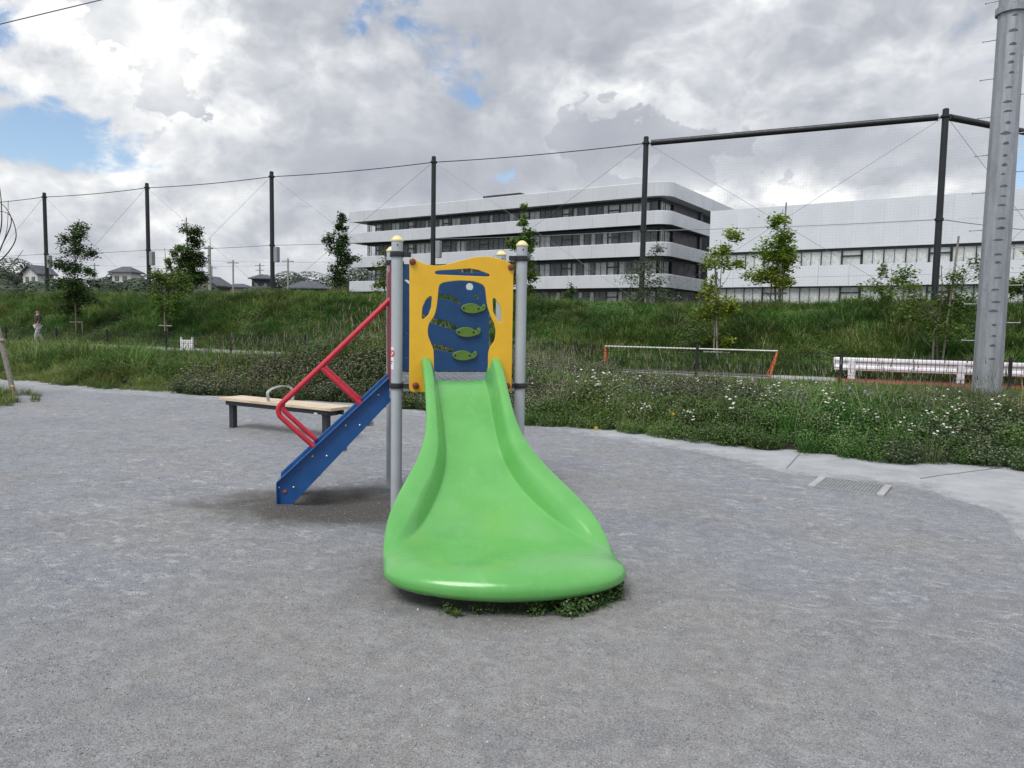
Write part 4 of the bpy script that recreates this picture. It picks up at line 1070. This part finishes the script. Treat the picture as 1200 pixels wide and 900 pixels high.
# white slatted board
wb = thing('slatted_board', 'small white slatted board with raised corner posts beside the path', 'board', S(-26.05, 22.9, .12), SA + R(12))
for s in (-.27, .27): MB().box(s - .03, s + .03, -.03, .03, 0, .60).build('corner_post', M['white'], wb, bevel=.005)
for k in range(5): MB().box(-.24, .24, -.012, .012, .05 + k * .09, .05 + k * .09 + .078).build('slat', M['white'], wb, bevel=.003)

# ------------------------------------------------------------------ PERSON on the path
pp = S(-37.75, 24.0, .12)
pe = thing('person', 'person in dark top and pale trousers walking on the path at far left', 'person', pp, R(150))
def skin_obj(name, verts, edges, radii, m, parent, root=0, sub=2):
    me = bpy.data.meshes.new(name); me.from_pydata(verts, edges, []); me.materials.append(m)
    o = bpy.data.objects.new(name, me); finish(o, parent)
    sk = o.modifiers.new('skin', 'SKIN'); sk.use_smooth_shade = True
    if not me.skin_vertices: me.skin_vertices.new()
    for i, r in enumerate(radii):
        d_ = me.skin_vertices[0].data[i]; d_.radius = r if isinstance(r, tuple) else (r, r); d_.use_root = (i == root)
    o.modifiers.new('sub', 'SUBSURF').levels = sub
    o.modifiers['sub'].render_levels = sub
    return o
bv = [(0, 0, .92), (0, 0, 1.15), (0, 0, 1.38), (0, 0, 1.50), (0, .01, 1.56), (0, .02, 1.66),
      (-.18, 0, 1.40), (-.24, .04, 1.13), (-.20, .20, .93), (-.19, .25, .86), (.18, 0, 1.40), (.24, -.05, 1.13), (.22, .06, .90), (.22, .09, .82),
      (-.09, 0, .88), (-.10, .16, .48), (-.10, .18, .09), (-.10, .30, .03), (.09, 0, .88), (.10, -.10, .48), (.10, -.32, .12), (.10, -.24, .03)]
be = [(0, 1), (1, 2), (2, 3), (3, 4), (4, 5), (2, 6), (6, 7), (7, 8), (8, 9), (2, 10), (10, 11), (11, 12), (12, 13), (0, 14), (14, 15), (15, 16), (16, 17), (0, 18), (18, 19), (19, 20), (20, 21)]
br = [.13, .12, .14, .05, .06, .085, .05, .038, .028, .03, .05, .038, .028, .03, .08, .055, .035, .03, .08, .055, .035, .03]
skin_obj('body', bv, be, br, M['skin'], pe)
skin_obj('shirt', bv[:4] + [bv[6], bv[7], (-.22, .12, 1.03), bv[10], bv[11], (.23, .0, 1.02)], [(0, 1), (1, 2), (2, 3), (2, 4), (4, 5), (5, 6), (2, 7), (7, 8), (8, 9)], [.15, .14, .155, .07, .065, .055, .045, .065, .055, .045], M['darkshirt'], pe)
skin_obj('trousers', [(0, 0, .95), (-.09, 0, .86), (-.10, .16, .48), (-.10, .18, .12), (.09, 0, .86), (.10, -.10, .48), (.10, -.31, .15)], [(0, 1), (1, 2), (2, 3), (0, 4), (4, 5), (5, 6)], [.145, .10, .08, .065, .10, .08, .065], M['trousers'], pe)
skin_obj('hair', [(0, -.01, 1.66), (0, -.0, 1.70)], [(0, 1)], [.09, .085], M['hair'], pe)

# ------------------------------------------------------------------ TREES
def tree(name_label, u, v, zbase, H, clusters, lm, leaf=.07, per=220, trunk_r=.05, stake=None, group='young staked trees on the bank', cat='tree', bark='bark', trunk_top=None, spread=1.0):
    """clusters: (dx across, z height above base, radius x, radius z)"""
    p = S(u, v, zbase)
    o = thing('young_tree', name_label, cat, p, SA, group)
    mb = MB(); tt = trunk_top or H * .93
    tp = [(0.04 * math.sin(k * 1.7), 0.03 * math.cos(k * 1.3), -.2 + (tt + .2) * k / 6) for k in range(7)]
    mb.tube(tp, 1, 8, True, [trunk_r * (1 - .8 * k / 6) for k in range(7)]); mb.build('trunk', M[bark], o, smooth=True)
    lb = MB(); Vv, Ff = [], []
    for (dx, z, rx, rz) in clusters:
        dy = random.uniform(-.3, .3) * rx; base_z = max(.35, z - .5 - abs(dx) * .8)
        c = Vector((dx, dy, z)); b0 = Vector((0, 0, min(base_z, tt * .9)))
        lb.tube([b0, b0.lerp(c, .5) + Vector((0, 0, -.08)), c], 1, 5, False, [trunk_r * .35, trunk_r * .22, trunk_r * .1])
        nn = int(per * 2.6 * (rx * rz) / .16) + 60
        # several tufts inside each cluster give gaps and an uneven outline
        nt_ = max(5, int(nn / 60)); tufts = []
        for _ in range(nt_):
            q = Vector((random.gauss(0, .5), random.gauss(0, .5), random.gauss(0, .5)))
            if q.length > 1.05: q = q.normalized() * 1.05
            tufts.append(c + Vector((q.x * rx, q.y * rx, q.z * rz)))
        for tf in tufts: lb.tube([c, tf], 1, 3, False, [.010, .004])
        for _ in range(nn):
            tf = random.choice(tufts); rt = .15 * min(1, max(.5, rx / .5)) * spread
            pos = tf + Vector((random.gauss(0, rt), random.gauss(0, rt), random.gauss(0, rt * .8)))
            leaf_quad(Vv, Ff, pos, Vector((random.gauss(0, .5), random.gauss(0, .5), 1)), leaf * random.uniform(.7, 1.25), .55)
    lb.build('limbs', M[bark], o)
    me = bpy.data.meshes.new('crown'); me.from_pydata([tuple(a) for a in Vv], [], Ff); me.materials.append(M[lm])
    finish(bpy.data.objects.new('crown', me), o)
    if stake:
        for (x, y, h, tilt) in stake.get('poles', []):
            MB().tube([(x, y, -.1), (x + tilt, y, h)], .03, 8).build('support_stake', M['stakewood'], o, smooth=True)
        if 'bar' in stake:
            z = stake['bar']; MB().tube([(-.45, -.06, z), (.45, -.06, z)], .035, 8).build('cross_bar', M['stakewood'], o, smooth=True)
    return o
bt = lambda u, v: bank_z(u, v) - .02
# the two on the left of the path
tree('dark umbrella-crowned young tree with layered foliage at far left', -38.1, 26.3, bt(-38.1, 26.3), 6.2,
     [(0, 5.8, .5, .35), (-.45, 5.2, .4, .3), (.5, 5.35, .45, .3), (.75, 4.5, .55, .22), (-.2, 4.6, .6, .3), (-1.0, 3.95, .6, .25), (.1, 3.8, .6, .4), (1.0, 3.5, .35, .3), (-.4, 3.0, .9, .5), (.5, 2.8, .8, .5), (0, 2.1, .95, .45), (-.5, 1.6, .6, .35)], 'leaf_tree_dark', .075, 190,
     stake=dict(poles=[(0.05, -.08, 1.9, 0), (.45, 0, .9, 0)], bar=.85))
tree('bright green straggly young tree with one branch leaning right', -31.3, 26.3, bt(-31.3, 26.3), 5.0,
     [(.9, 4.6, .28, .18), (.55, 4.3, .25, .25), (.3, 3.8, .25, .35), (-.1, 3.2, .6, .35), (.8, 3.2, .5, .3), (-.7, 2.9, .5, .4), (.3, 2.6, .9, .35), (-.4, 2.1, .7, .4), (.5, 1.8, .5, .3), (-.1, 1.4, .7, .3)], 'leaf_tree_mid', .075, 130,
     stake=dict(poles=[(.0, -.1, 1.5, 0)], bar=.8))
tree('dark dense young tree with a bare stake tip above it, left of the utility pole', -35.9, 32.0, bt(-35.9, 32), 4.2,
     [(.1, 4.1, .55, .35), (.25, 3.5, .45, .4), (0, 2.9, .65, .4), (.35, 2.3, .6, .4), (-.6, 2.2, .65, .45), (-.1, 1.5, .9, .45), (.5, 1.4, .5, .4), (-.9, 1.1, .6, .4)], 'leaf_tree_dark', .08, 260, .07, stake=dict(poles=[(-.1, -.1, 4.9, -.15)]))
tree('slim pointed young tree standing left of the grey office building', -25.2, 32.0, bt(-25.2, 32), 4.7,
     [(.15, 4.4, .2, .35), (.1, 3.8, .35, .35), (-.35, 3.1, .5, .35), (.35, 3.2, .4, .4), (0, 2.5, .5, .35), (.75, 2.2, .45, .35), (.1, 1.7, .5, .35), (.0, 1.1, .4, .5)], 'leaf_tree_dark', .075, 220, stake=dict(poles=[(0, -.1, 3.3, .05)]))
tree('small leafy tree half hidden behind the left slide posts', -22.2, 32.0, bt(-22.2, 32), 2.9,
     [(.2, 2.6, .3, .3), (-.1, 1.9, .5, .4), (.3, 1.2, .5, .4), (-.4, .9, .4, .4)], 'leaf_tree_mid', .07, 110)
tree('upright young tree behind the right slide post, in front of the office windows', -14.5, 32.0, bt(-14.5, 32), 4.9,
     [(.05, 4.75, .14, .2), (.05, 4.2, .25, .3), (.1, 3.5, .35, .3), (-.25, 3.1, .4, .3), (.35, 2.9, .35, .35), (-.1, 2.3, .55, .35), (.3, 1.7, .4, .4), (-.4, 1.6, .4, .3), (.3, .8, .4, .5)], 'leaf_tree_mid', .075, 210, stake=dict(poles=[(0, -.1, 3.0, .02)]))
tree('feathery grey-green sapling beside the beam-end net post', -8.35, 31.6, bt(-8.35, 31.6), 3.0,
     [(.35, 2.7, .3, .4), (.1, 2.0, .5, .4), (-.5, 1.6, .5, .4), (.5, 1.3, .5, .4), (-.1, .9, .8, .4), (-.7, .6, .4, .3), (.7, .6, .5, .4)], 'leaf_tree_grey', .055, 120, .03, spread=1.4)
tree('lime green tree with separate leaf tufts, staked at the foot of the bank', -4.45, 26.3, bt(-4.45, 26.3), 4.6,
     [(.35, 4.4, .35, .22), (.1, 4.0, .35, .25), (-.25, 3.5, .45, .28), (.45, 3.45, .28, .2), (-.25, 2.6, .38, .36), (.1, 2.1, .45, .28), (-.45, 1.65, .5, .3), (.35, 1.9, .3, .25), (-.2, .85, .55, .17), (.25, .8, .3, .14)], 'leaf_tree_lime', .07, 170, .035,
     stake=dict(poles=[(.05, -.1, 3.6, -.22), (-.12, .05, 3.2, 0)], bar=.42))
tree('yellow-green rounded tree before the white building, tall stake tip above', -3.2, 32.0, bt(-3.2, 32), 3.9,
     [(0, 3.75, .38, .32), (.1, 3.0, .5, .4), (-.3, 2.5, .55, .35), (.35, 2.3, .5, .4), (-.75, 1.6, .5, .3), (0, 1.7, .55, .35), (.45, 1.35, .4, .3)], 'leaf_tree_lime', .075, 250, .05, stake=dict(poles=[(.12, -.12, 4.5, .16), (.3, 0, 2.0, -.05), (-.2, 0, 1.6, .05)], bar=.9))
tree('low sparse sapling midway between the yellow-green tree and the galvanised pole', .95, 31.3, bt(.95, 31.3), 2.0,
     [(-.2, 1.75, .3, .2), (.1, 1.4, .45, .2), (-.5, 1.1, .4, .2), (.55, 1.15, .45, .15), (0, .7, .5, .3), (-.9, .5, .4, .25)], 'leaf_tree_mid', .07, 110, .03)
tree('spreading green tree on crossed stakes just left of the galvanised pole', 2.15, 26.0, bt(2.15, 26.0), 3.6,
     [(.8, 3.3, .3, .18), (.35, 2.9, .5, .25), (1.05, 2.8, .4, .25), (-.9, 3.05, .3, .3), (-.6, 2.5, .4, .3), (.2, 2.3, .6, .35), (-.2, 1.9, .7, .35), (.9, 2.1, .5, .3), (-1.0, 2.0, .35, .2), (.1, 1.4, .6, .4)], 'leaf_tree_mid', .06, 120, .045, spread=1.2,
     stake=dict(poles=[(.12, -.1, 4.2, .25), (-.1, 0, 1.4, 0)], bar=.35))
tree('small green tree peeping out to the right of the galvanised pole', 5.3, 31.0, bt(5.3, 31), 2.6,
     [(0, 2.3, .4, .3), (.3, 1.5, .6, .4), (-.3, 1.0, .5, .4)], 'leaf_tree_mid', .07, 150, .04)
tree('small dark conical shrub on the bank top right of the yellow panel', -12.6, 33.5, bt(-12.6, 33.5), 1.3,
     [(0, 1.1, .15, .25), (0, .7, .3, .3), (.1, .4, .4, .3)], 'leaf_tree_dark', .06, 200, .03)

# bare tree at the left edge with its stake
bt_ = thing('bare_tree', 'leafless branch tips curling in from the left edge of the picture', 'tree', (-10.1, 13.9, 0))
MB().tube([(0, 0, -.1), (.03, 0, 1.2), (-.02, .05, 2.4), (.05, 0, 3.4), (.02, 0, 4.2)], 1, 10, True, [.06, .05, .04, .03, .012]).build('trunk', M['barkdark'], bt_, smooth=True)
def curl(pts, r): MB().tube(catmull(pts, 6), 1, 6, True, list(np.linspace(r, .004, (len(pts) - 1) * 6 + 1))).build('branch', M['barkdark'], bt_, smooth=True)
curl([(0, 0, 2.2), (.35, .1, 2.35), (.62, 0, 2.7), (.80, 0, 3.1), (.72, 0, 3.35), (.5, 0, 3.55)], .016)
curl([(0, 0, 2.4), (.3, 0, 2.5), (.58, 0, 2.9), (.63, 0, 3.4), (.58, 0, 3.85), (.40, 0, 4.1)], .016)
curl([(0, 0, 2.0), (.4, .05, 2.3), (.72, 0, 2.55), (.88, 0, 2.85), (.80, 0, 3.2), (.62, 0, 3.3), (.5, 0, 3.2)], .014)
curl([(0, 0, 1.9), (.5, 0, 2.1), (.8, 0, 2.35), (1.0, 0, 2.6)], .010)
curl([(0, 0, 2.6), (.3, 0, 3.0), (.45, 0, 3.4), (.5, 0, 3.9)], .012)
curl([(.5, 0, 2.4), (.62, 0, 2.7), (.72, 0, 3.0), (.76, 0, 3.5)], .008)
for q in bt_.children:
    if q.name.startswith('branch'): q.location = (.0, 0, .12)
stk = thing('wooden_stake', 'weathered grey wooden stake leaning in the grass at the left edge', 'stake', (-9.33, 13.85, 0))
MB().tube([(.02, 0, -.1), (-.26, .0, 1.28)], .045, 12).build('pole', M['stakewood'], stk, smooth=True)
MB().tube([(-.6, .03, 1.0), (-.12, -.03, 1.05)], .035, 10).build('cross_piece', M['stakewood'], stk, smooth=True)

# ------------------------------------------------------------------ OFFICE BUILDINGS
BA = -math.atan2(.555, .832)
bA = thing('office_building', 'long four-storey office building with pale grey bands and ribbon windows', 'building', (18.6, 91.4, 0), BA)
XL = -54.5; PWD = 3.4
def band_path(y_in=0., rad=1.9, x0=XL, ylen=16.):
    """plan of the outer face: facade then rounded corner then side"""
    pts = [(x0, 0)]; n = int((-rad - x0) / PWD)
    xs_ = [x0 + PWD * k for k in range(1, n + 1)]; xs_ = [x for x in xs_ if x < -rad - .5] + [-rad]
    pts += [(x, 0) for x in xs_]
    for k in range(1, 6): a = k / 5 * math.pi / 2; pts.append((-rad + rad * math.sin(a), rad - rad * math.cos(a)))
    m = int((ylen - rad) / PWD); pts += [(0, rad + (ylen - rad) * k / m) for k in range(1, m + 1)]
    return pts
path_ = band_path()
def facade_band(z0, z1, out, ylen=16., mat_=M['facade']):
    pts = band_path(ylen=ylen); th = .28
    def off(i):
        a = Vector(pts[max(i - 1, 0)]); b = Vector(pts[min(i + 1, len(pts) - 1)]); d_ = (b - a).normalized(); return Vector((d_.y, -d_.x))
    # panels: straight runs one by one, the rounded corner as one piece
    segs = []; i = 0; corner = [k for k, p in enumerate(pts) if p[0] > -1.91 and p[1] < 1.91]
    c0, c1 = corner[0], corner[-1]
    for k in range(c0): segs.append([k, k + 1])
    segs.append(list(range(c0, c1 + 1)))
    for k in range(c1, len(pts) - 1): segs.append([k, k + 1])
    for s_ in segs:
        ring = []
        L = len(s_)
        for j, k in enumerate(s_):
            n = off(k); p = Vector(pts[k]); dd = Vector((0, 0))
            if j == 0 and k > 0: q = Vector(pts[s_[1]]) - p; dd = q.normalized() * .008
            if j == L - 1 and k < len(pts) - 1: q = Vector(pts[s_[-2]]) - p; dd = q.normalized() * .008
            a = p + n * out + dd; b = p + n * (out - th) + dd
            ring.append([(a.x, a.y, z0), (a.x, a.y, z1 - .06), (a.x - n.x * .05, a.y - n.y * .05, z1), (b.x, b.y, z1), (b.x, b.y, z0)])
        MB().quadstrip(ring).build('facade_panel', mat_, bA)
for z0, z1, o_, yl in ((17.45, 19.2, 0, 33.), (14.05, 15.7, 0, 16.), (10.2, 11.9, 0, 16.), (6.35, 8.0, 0, 16.)): facade_band(z0, z1, o_, yl)
# slabs behind the bands and roof
def slab(z0, z1, ylen, m, nm):
    pts = [(x, y) for x, y in band_path(ylen=ylen)]
    inn = [(x + (.25 if i == 0 else 0) - (.27 if y > 1.2 else 0) * 1, y + (.27 if y < 1.2 else 0)) for i, (x, y) in enumerate(pts)]
    poly = inn + [(-.27, ylen + .01), (XL + .25, ylen + .01)]
    MB().quadstrip([[(x, y, z0) for x, y in poly], [(x, y, z1) for x, y in poly]]).build(nm, m, bA)
slab(17.5, 19.0, 33., M['facade'], 'roof'); 
for z in (14.1, 10.25, 6.4): slab(z, z + .5, 16., M['facade_dark'], 'floor_slab')
# core with window wall set back 1.5 m
WX0, WX1, WY = XL + 2.6, -1.6, 1.5
MB().box(WX0 + .3, WX1 - .35, WY + 1.6, 34., 0, 17.49).build('core', M['room'], bA)
MB().box(WX1 - .34, WX1 + .0, WY + 4.2, 15.9, 0, 17.48).build('side_wall', M['facade_dark'], bA)
MB().box(WX1 + .01, WX1 + .25, 15.0, 15.9, 0, 17.47).build('side_wall', M['facade_dark'], bA)
for z in (17.12, 13.72, 9.87, 6.02): MB().box(WX0, WX1, WY - .02, WY + .25, z, z + .33).box(WX1 - .25, WX1 + .005, WY + .26, 15.8, z, z + .33).build('lintel', M['frame'], bA)
BW = 1.72
def win_mesh(kind, W, H):
    mb = MB(); f = .07
    mb.box(0, f, 0, .1, 0, H); mb.box(f, W, 0, .1, 0, .06); mb.box(f, W, 0, .1, H - .06, H)
    if kind == 1: mb.box(f, W, 0, .12, H * .62, H * .62 + .13); mb.box(W - f * 2, W, 0, .12, .06, H - .06); mb.box(f, f * 2.2, 0, .12, .06, H - .06)
    else: mb.box(W / 2 - .02, W / 2 + .02, .01, .07, .06, H - .06)
    return mb.mesh('window', M['frame'])
def curtain_mesh(x0, x1, H):
    mb = MB(); n = max(3, int((x1 - x0) / .1)); 
    mb.quadstrip([[(x0 + (x1 - x0) * k / n, .16 + .04 * (k % 2), z) for k in range(n + 1)] for z in (.02, H - .1)], closed=False)
    return mb.mesh('curtain', M['curtain'])
H_ = 2.2
wm = [win_mesh(0, BW, H_), win_mesh(1, BW, H_)]
gm = MB().box(.07, BW, .045, .055, .06, H_ - .06).mesh('pane', M['glass'])
cms = [curtain_mesh(.08, .5, H_), curtain_mesh(1.1, 1.68, H_), curtain_mesh(.08, 1.66, H_), curtain_mesh(.08, .95, H_)]
nwin = int((WX1 - WX0) / BW)
for fl_, z in enumerate((14.9, 11.5, 7.65, 3.8)):
    for k in range(nwin):
        o = use(wm[1 if k % 4 == 1 else 0], 'window', bA, (WX0 + k * BW, WY, z))
        use(gm, 'pane', o)
        pr2 = random.random() + (.12 if k > nwin - 5 else 0)
        if pr2 > .42: use(random.choice(cms), 'curtain', o)
    for k in range(2):                                      # side windows at the corner
        o = use(wm[0], 'window', bA, (WX1, WY + .1 + k * BW * .85, z), (0, 0, R(90)))
        use(gm, 'pane', o); use(cms[2], 'curtain', o)
for z in (4.0, 7.8, 11.6, 15.0): MB().box(WX0 + .3, WX1 - .3, WY + .12, WY + 1.59, z - .3, z - .16).build('sill', M['room'], bA)
MB().box(-30, -23.5, 3, 9, 19.01, 20.1).build('roof_plant', M['facade_dark'], bA)

bB = thing('factory_building', 'long low white building with ribbed upper cladding right of the office block', 'building', (21.6, 83.2, 0), BA)
LB = 58; PB = 2.9
nb = int(LB / PB)
rib = MB()
pmB = []
def clad(z0, z1, y0, nm='cladding_panel'):
    mb = MB().box(.004, PB - .004, y0, y0 + .25, z0, z1)
    for k in range(1, 6): x = PB * k / 6; mb.box(x - .012, x + .012, y0 - .010, y0 - .001, z0 + .01, z1 - .01)
    return mb.mesh(nm, M['facadeB'])
ca = clad(11.945, 14.3, 0); cb_ = clad(9.7, 11.935, 0)
cc = MB().box(.01, PB - .01, -.35, 0, 5.9, 6.85).mesh('cladding_panel', M['facadeB']); cd = MB().box(.01, PB - .01, -.35, 0, 6.87, 8.0).mesh('cladding_panel', M['facadeB'])
for k in range(nb):
    for m_ in (ca, cb_, cc, cd): use(m_, 'cladding_panel', bB, (k * PB, 0, 0))
MB().box(.2, LB - .4, .26, 30, 9.75, 14.2).build('roof', M['facadeB'], bB)
MB().box(.2, LB - .4, 2.2, 30, 0, 9.74).build('core', M['room'], bB)
MB().box(.05, .19, .27, 30, 0, 14.25).build('end_wall', M['facadeB'], bB)
MB().box(.2, LB - .5, .27, 2.19, 5.9, 7.7).build('floor_slab', M['facadeB'], bB)
MB().box(.2, LB - .5, .12, .26, 9.5, 9.69).build('lintel', M['frame'], bB)
HB = 1.8; WB = 1.93
wb_ = [win_mesh(0, WB, HB), win_mesh(1, WB, HB)]
gb = MB().box(.07, WB, .045, .055, .06, HB - .06).mesh('pane', M['glass'])
cbm = curtain_mesh(.08, WB - .05, HB)
for z in (7.72, 4.06):
    for k in range(int(LB / WB) - 1):
        o = use(wb_[1 if k % 4 == 3 else 0], 'window', bB, (.1 + k * WB, .14 if z > 6 else .05, z)); use(gb, 'pane', o); use(cbm, 'curtain', o)
MB().box(.2, LB - .5, .27, 2.19, 2.0, 4.04).build('floor_slab', M['facadeB'], bB)

# ------------------------------------------------------------------ DISTANT HOUSES
def house(label, x, y, z0, W, D, Hh, rh, wallm, rz=0, hip=True, wins=(), lower=None, group='houses on the skyline'):
    o = thing('house', label, 'house', (x, y, z0), rz, group)
    MB().box(-W / 2, W / 2, -D / 2, D / 2, -1, Hh).build('wall', M[wallm], o)
    e_ = .6; a = W / 2 + e_; b = D / 2 + e_
    mb = MB()
    if hip: rings = [[(-a, -b, Hh), (a, -b, Hh), (a, b, Hh), (-a, b, Hh)], [(-a, -b, Hh + .18), (a, -b, Hh + .18), (a, b, Hh + .18), (-a, b, Hh + .18)], [(-W * .22, -.05, Hh + rh), (W * .22, -.05, Hh + rh), (W * .22, .05, Hh + rh), (-W * .22, .05, Hh + rh)]]
    else: rings = [[(-a, -b, Hh - .3), (0, -b, Hh + rh), (a, -b, Hh - .3), (a, -b, Hh - .55), (0, -b, Hh + rh - .25), (-a, -b, Hh - .55)], [(-a, b, Hh - .3), (0, b, Hh + rh), (a, b, Hh - .3), (a, b, Hh - .55), (0, b, Hh + rh - .25), (-a, b, Hh - .55)]]
    mb.quadstrip(rings); mb.build('roof', M['rooftile'], o)
    if not hip: MB().quadstrip([[(-W / 2, yy, Hh - .02), (0, yy, Hh + rh - .35), (W / 2, yy, Hh - .02)] for yy in (-D / 2, D / 2)]).build('gable', M[wallm], o)
    for (wx, wz, ww, wh) in wins:
        f = MB().box(wx - ww / 2, wx + ww / 2, -D / 2 - .06, -D / 2 - .002, wz, wz + wh).build('window', M['frame'], o)
        MB().box(wx - ww / 2 + .1, wx + ww / 2 - .1, -D / 2 - .09, -D / 2 - .061, wz + .1, wz + wh - .1).build('pane', M['glass'], f)
    if lower:
        lw, lh = lower
        MB().box(-lw / 2, lw / 2, -D / 2 - 2.5, -D / 2 - .1, -1, lh - .6).build('lower_wall', M[wallm], o)
        MB().quadstrip([[(-lw / 2 - .6, -D / 2 - 3.2, lh - .6), (lw / 2 + .6, -D / 2 - 3.2, lh - .6), (lw / 2 + .6, -D / 2 - .1, lh + .4), (-lw / 2 - .6, -D / 2 - .1, lh + .4)], [(-lw / 2 - .6, -D / 2 - 3.2, lh - .4), (lw / 2 + .6, -D / 2 - 3.2, lh - .4), (lw / 2 + .6, -D / 2 - .1, lh + .6), (-lw / 2 - .6, -D / 2 - .1, lh + .6)]]).build('lower_roof', M['rooftile'], o)
    return o
house('white two-storey house with dark hipped roof and a lower skirt roof', -77.6, 150, 3.2, 4.0, 3.2, 7.2, 1.3, 'houses_white', R(-8), True, ((-1.0, 5.6, .9, .9), (.7, 5.6, .9, .9), (-1.4, 3.9, .9, .9)), (7.2, 4.6))
house('pale gabled house at far left beside the dark woods', -95.3, 150, 3.2, 4.2, 3.4, 7.0, 1.5, 'houses_white', R(-22), False, ((-.9, 5.2, .9, .9), (.9, 5.2, .9, .9)))
house('tan house with wide gabled roof right of the light utility pole', -48.6, 120, 3.2, 4.4, 4, 3.9, 1.3, 'houses_tan', R(-10), False, ((1.0, 2.6, .9, .9),))
house('dark narrow house directly behind the third net post', -50.2, 150, 3.2, 3.6, 3, 6.4, 1.0, 'houses_dark', 0, True, ((.9, 4.9, .8, .8), (-.9, 4.9, .8, .8)))
house('broad dark blue house with slate roof between net post and slim tree', -38.4, 140, 3.2, 6.4, 4, 4.2, 1.5, 'houses_dark', R(-6), True, ((-1.8, 2.7, .9, 1.0), (1.7, 2.7, .9, 1.0), (0.2, 2.7, .7, 1.0)))
house('low pale house just left of the dark narrow house', -55.0, 150, 3.2, 4.0, 3, 4.6, .9, 'houses_beige', 0, True, ((0, 2.6, 1.4, 1.0),))
sh = thing('warehouse', 'long low pale shed roof seen between the bank top and the white house', 'shed', (-64, 118, 2.8), R(-12))
MB().box(-12, 12, -4, 4, -.5, 2.5).build('wall', M['houses_white'], sh); MB().box(-12.3, 12.3, -4.3, 4.3, 2.501, 2.9).build('roof', M['facade'], sh)
for k in range(6): MB().box(-10 + k * 3.6, -8 + k * 3.6, -4.06, -4.002, 1.1, 1.9).build('window', M['frame'], sh)

# distant woods
def woods(name, label, cx, cy, z0, sx, sy, sz, n, leaf=.5, lm='leaf_far', cat='trees'):
    V, Fc = [], []
    blobs = [(Vector((random.uniform(-1, 1) * sx, random.uniform(-1, 1) * sy, 0)), random.uniform(.5, 1.0)) for _ in range(int(sx * 1.2) + 4)]
    for _ in range(n):
        c, hh = random.choice(blobs); hh *= math.sqrt(max(.15, 1 - (c.x / sx / 1.25) ** 2))
        q = Vector((random.gauss(0, 1), random.gauss(0, 1), random.gauss(0, 1))).normalized()
        r = sz * .42
        p = c + Vector((q.x * r, q.y * r, hh * sz * .62 + q.z * hh * sz * .38))
        leaf_quad(V, Fc, p + Vector((0, 0, .1)), q + Vector((0, 0, .7)), leaf * random.uniform(.5, 1.2), .7)
    me = bpy.data.meshes.new(name); me.from_pydata([tuple(a) for a in V], [], Fc); me.materials.append(M[lm])
    o = bpy.data.objects.new(name, me); o.location = (cx, cy, z0); finish(o, label=label, cat=cat, kind='stuff')
woods('distant_woods', 'dark wooded rise on the skyline at far left', -103.5, 155, 3, 8.5, 4, 11.5, 26000, .3)
woods('distant_woods', 'dark trees round the white two-storey house', -81.0, 158, 3, 6, 3, 9.8, 17000, .3)
woods('distant_woods', 'green trees between the dark houses on the skyline', -45.8, 156, 3, 5, 3, 9.0, 13000, .3)
woods('distant_woods', 'green wooded rise left of the office building', -40, 185, 2, 14, 6, 14.5, 26000, .36)
woods('distant_woods', 'low dark shrubs along the skyline above the bank', -52, 100, 2.6, 26, 3, 4.6, 18000, .32)
woods('distant_woods', 'low shrubs on the skyline at far left behind the net post', -55, 80, 2.4, 14, 3, 3.4, 12000, .28)

# utility poles
def upole(label, x, y, zt, arm=True, r=.14, light=False):
    o = thing('utility_pole', label, 'pole', (x, y, 3.0), 0, 'distant utility poles')
    MB().tube([(0, 0, -.5), (0, 0, zt - 3)], r, 8).build('shaft', M['concpole'], o)
    if light: MB().box(-.55, .35, -.1, .1, zt - 3.35, zt - 3.15).build('lamp_head', M['concpole'], o); MB().tube([(.1, 0, zt - 3.1), (.1, 0, zt - 2.2)], .03, 5).build('rod', M['cable'], o)
    elif arm:
        MB().box(-.95, .95, -.06, .06, zt - 3.5, zt - 3.38).build('crossarm', M['cable'], o)
        if arm == 2: MB().box(-.8, .8, -.06, .06, zt - 4.4, zt - 4.28).build('crossarm', M['cable'], o); MB().tube([(.35, 0, zt - 6.0), (.35, 0, zt - 5.1)], .28, 8).build('transformer', M['concpole'], o)
upole('pale utility pole with a lamp arm beside the dark dense tree', -32.5, 80, 9.3, False, .17, True)
upole('crossarm pole between the tan house and the low pale house', -45.0, 120, 11.0)
upole('pole with transformer left of the dark narrow house', -50.9, 150, 12.8, 2, .17)
upole('plain thin pole right of the transformer pole', -48.2, 150, 12.2, False, .14)
upole('crossarm pole in front of the broad dark blue house', -36.2, 120, 11.4, 1, .15)
upole('faint pole among the wires left of the crossarm pole', -62.5, 150, 12.0, False, .13)
upole('faint far pole above the tan house', -60.5, 150, 12.2, 1, .12)
upole('far slim pole left of the slim pointed tree', -41.3, 150, 10.6, False, .12)
upole('far slim pole beside the green rise', -33.0, 140, 10.4, 1, .12)
upole('slender far pole left of the white two-storey house', -84.0, 150, 12.3, 1, .12)
wire('power_line', (-60, 120, 11.3), (-20, 120, 11.4), .022, M['cable'], .6, label='distant power line strung over the dark houses', cat='cable')
wire('power_line', (-110, 150, 12.6), (-45, 150, 12.6), .025, M['cable'], .8, label='distant power line above the white house', cat='cable')
wire('overhead_cable', (-45, 40, 12.2), (-8, 40, 21.3), .028, M['cable'], .0, label='overhead cable crossing the top left corner of the sky', cat='cable')
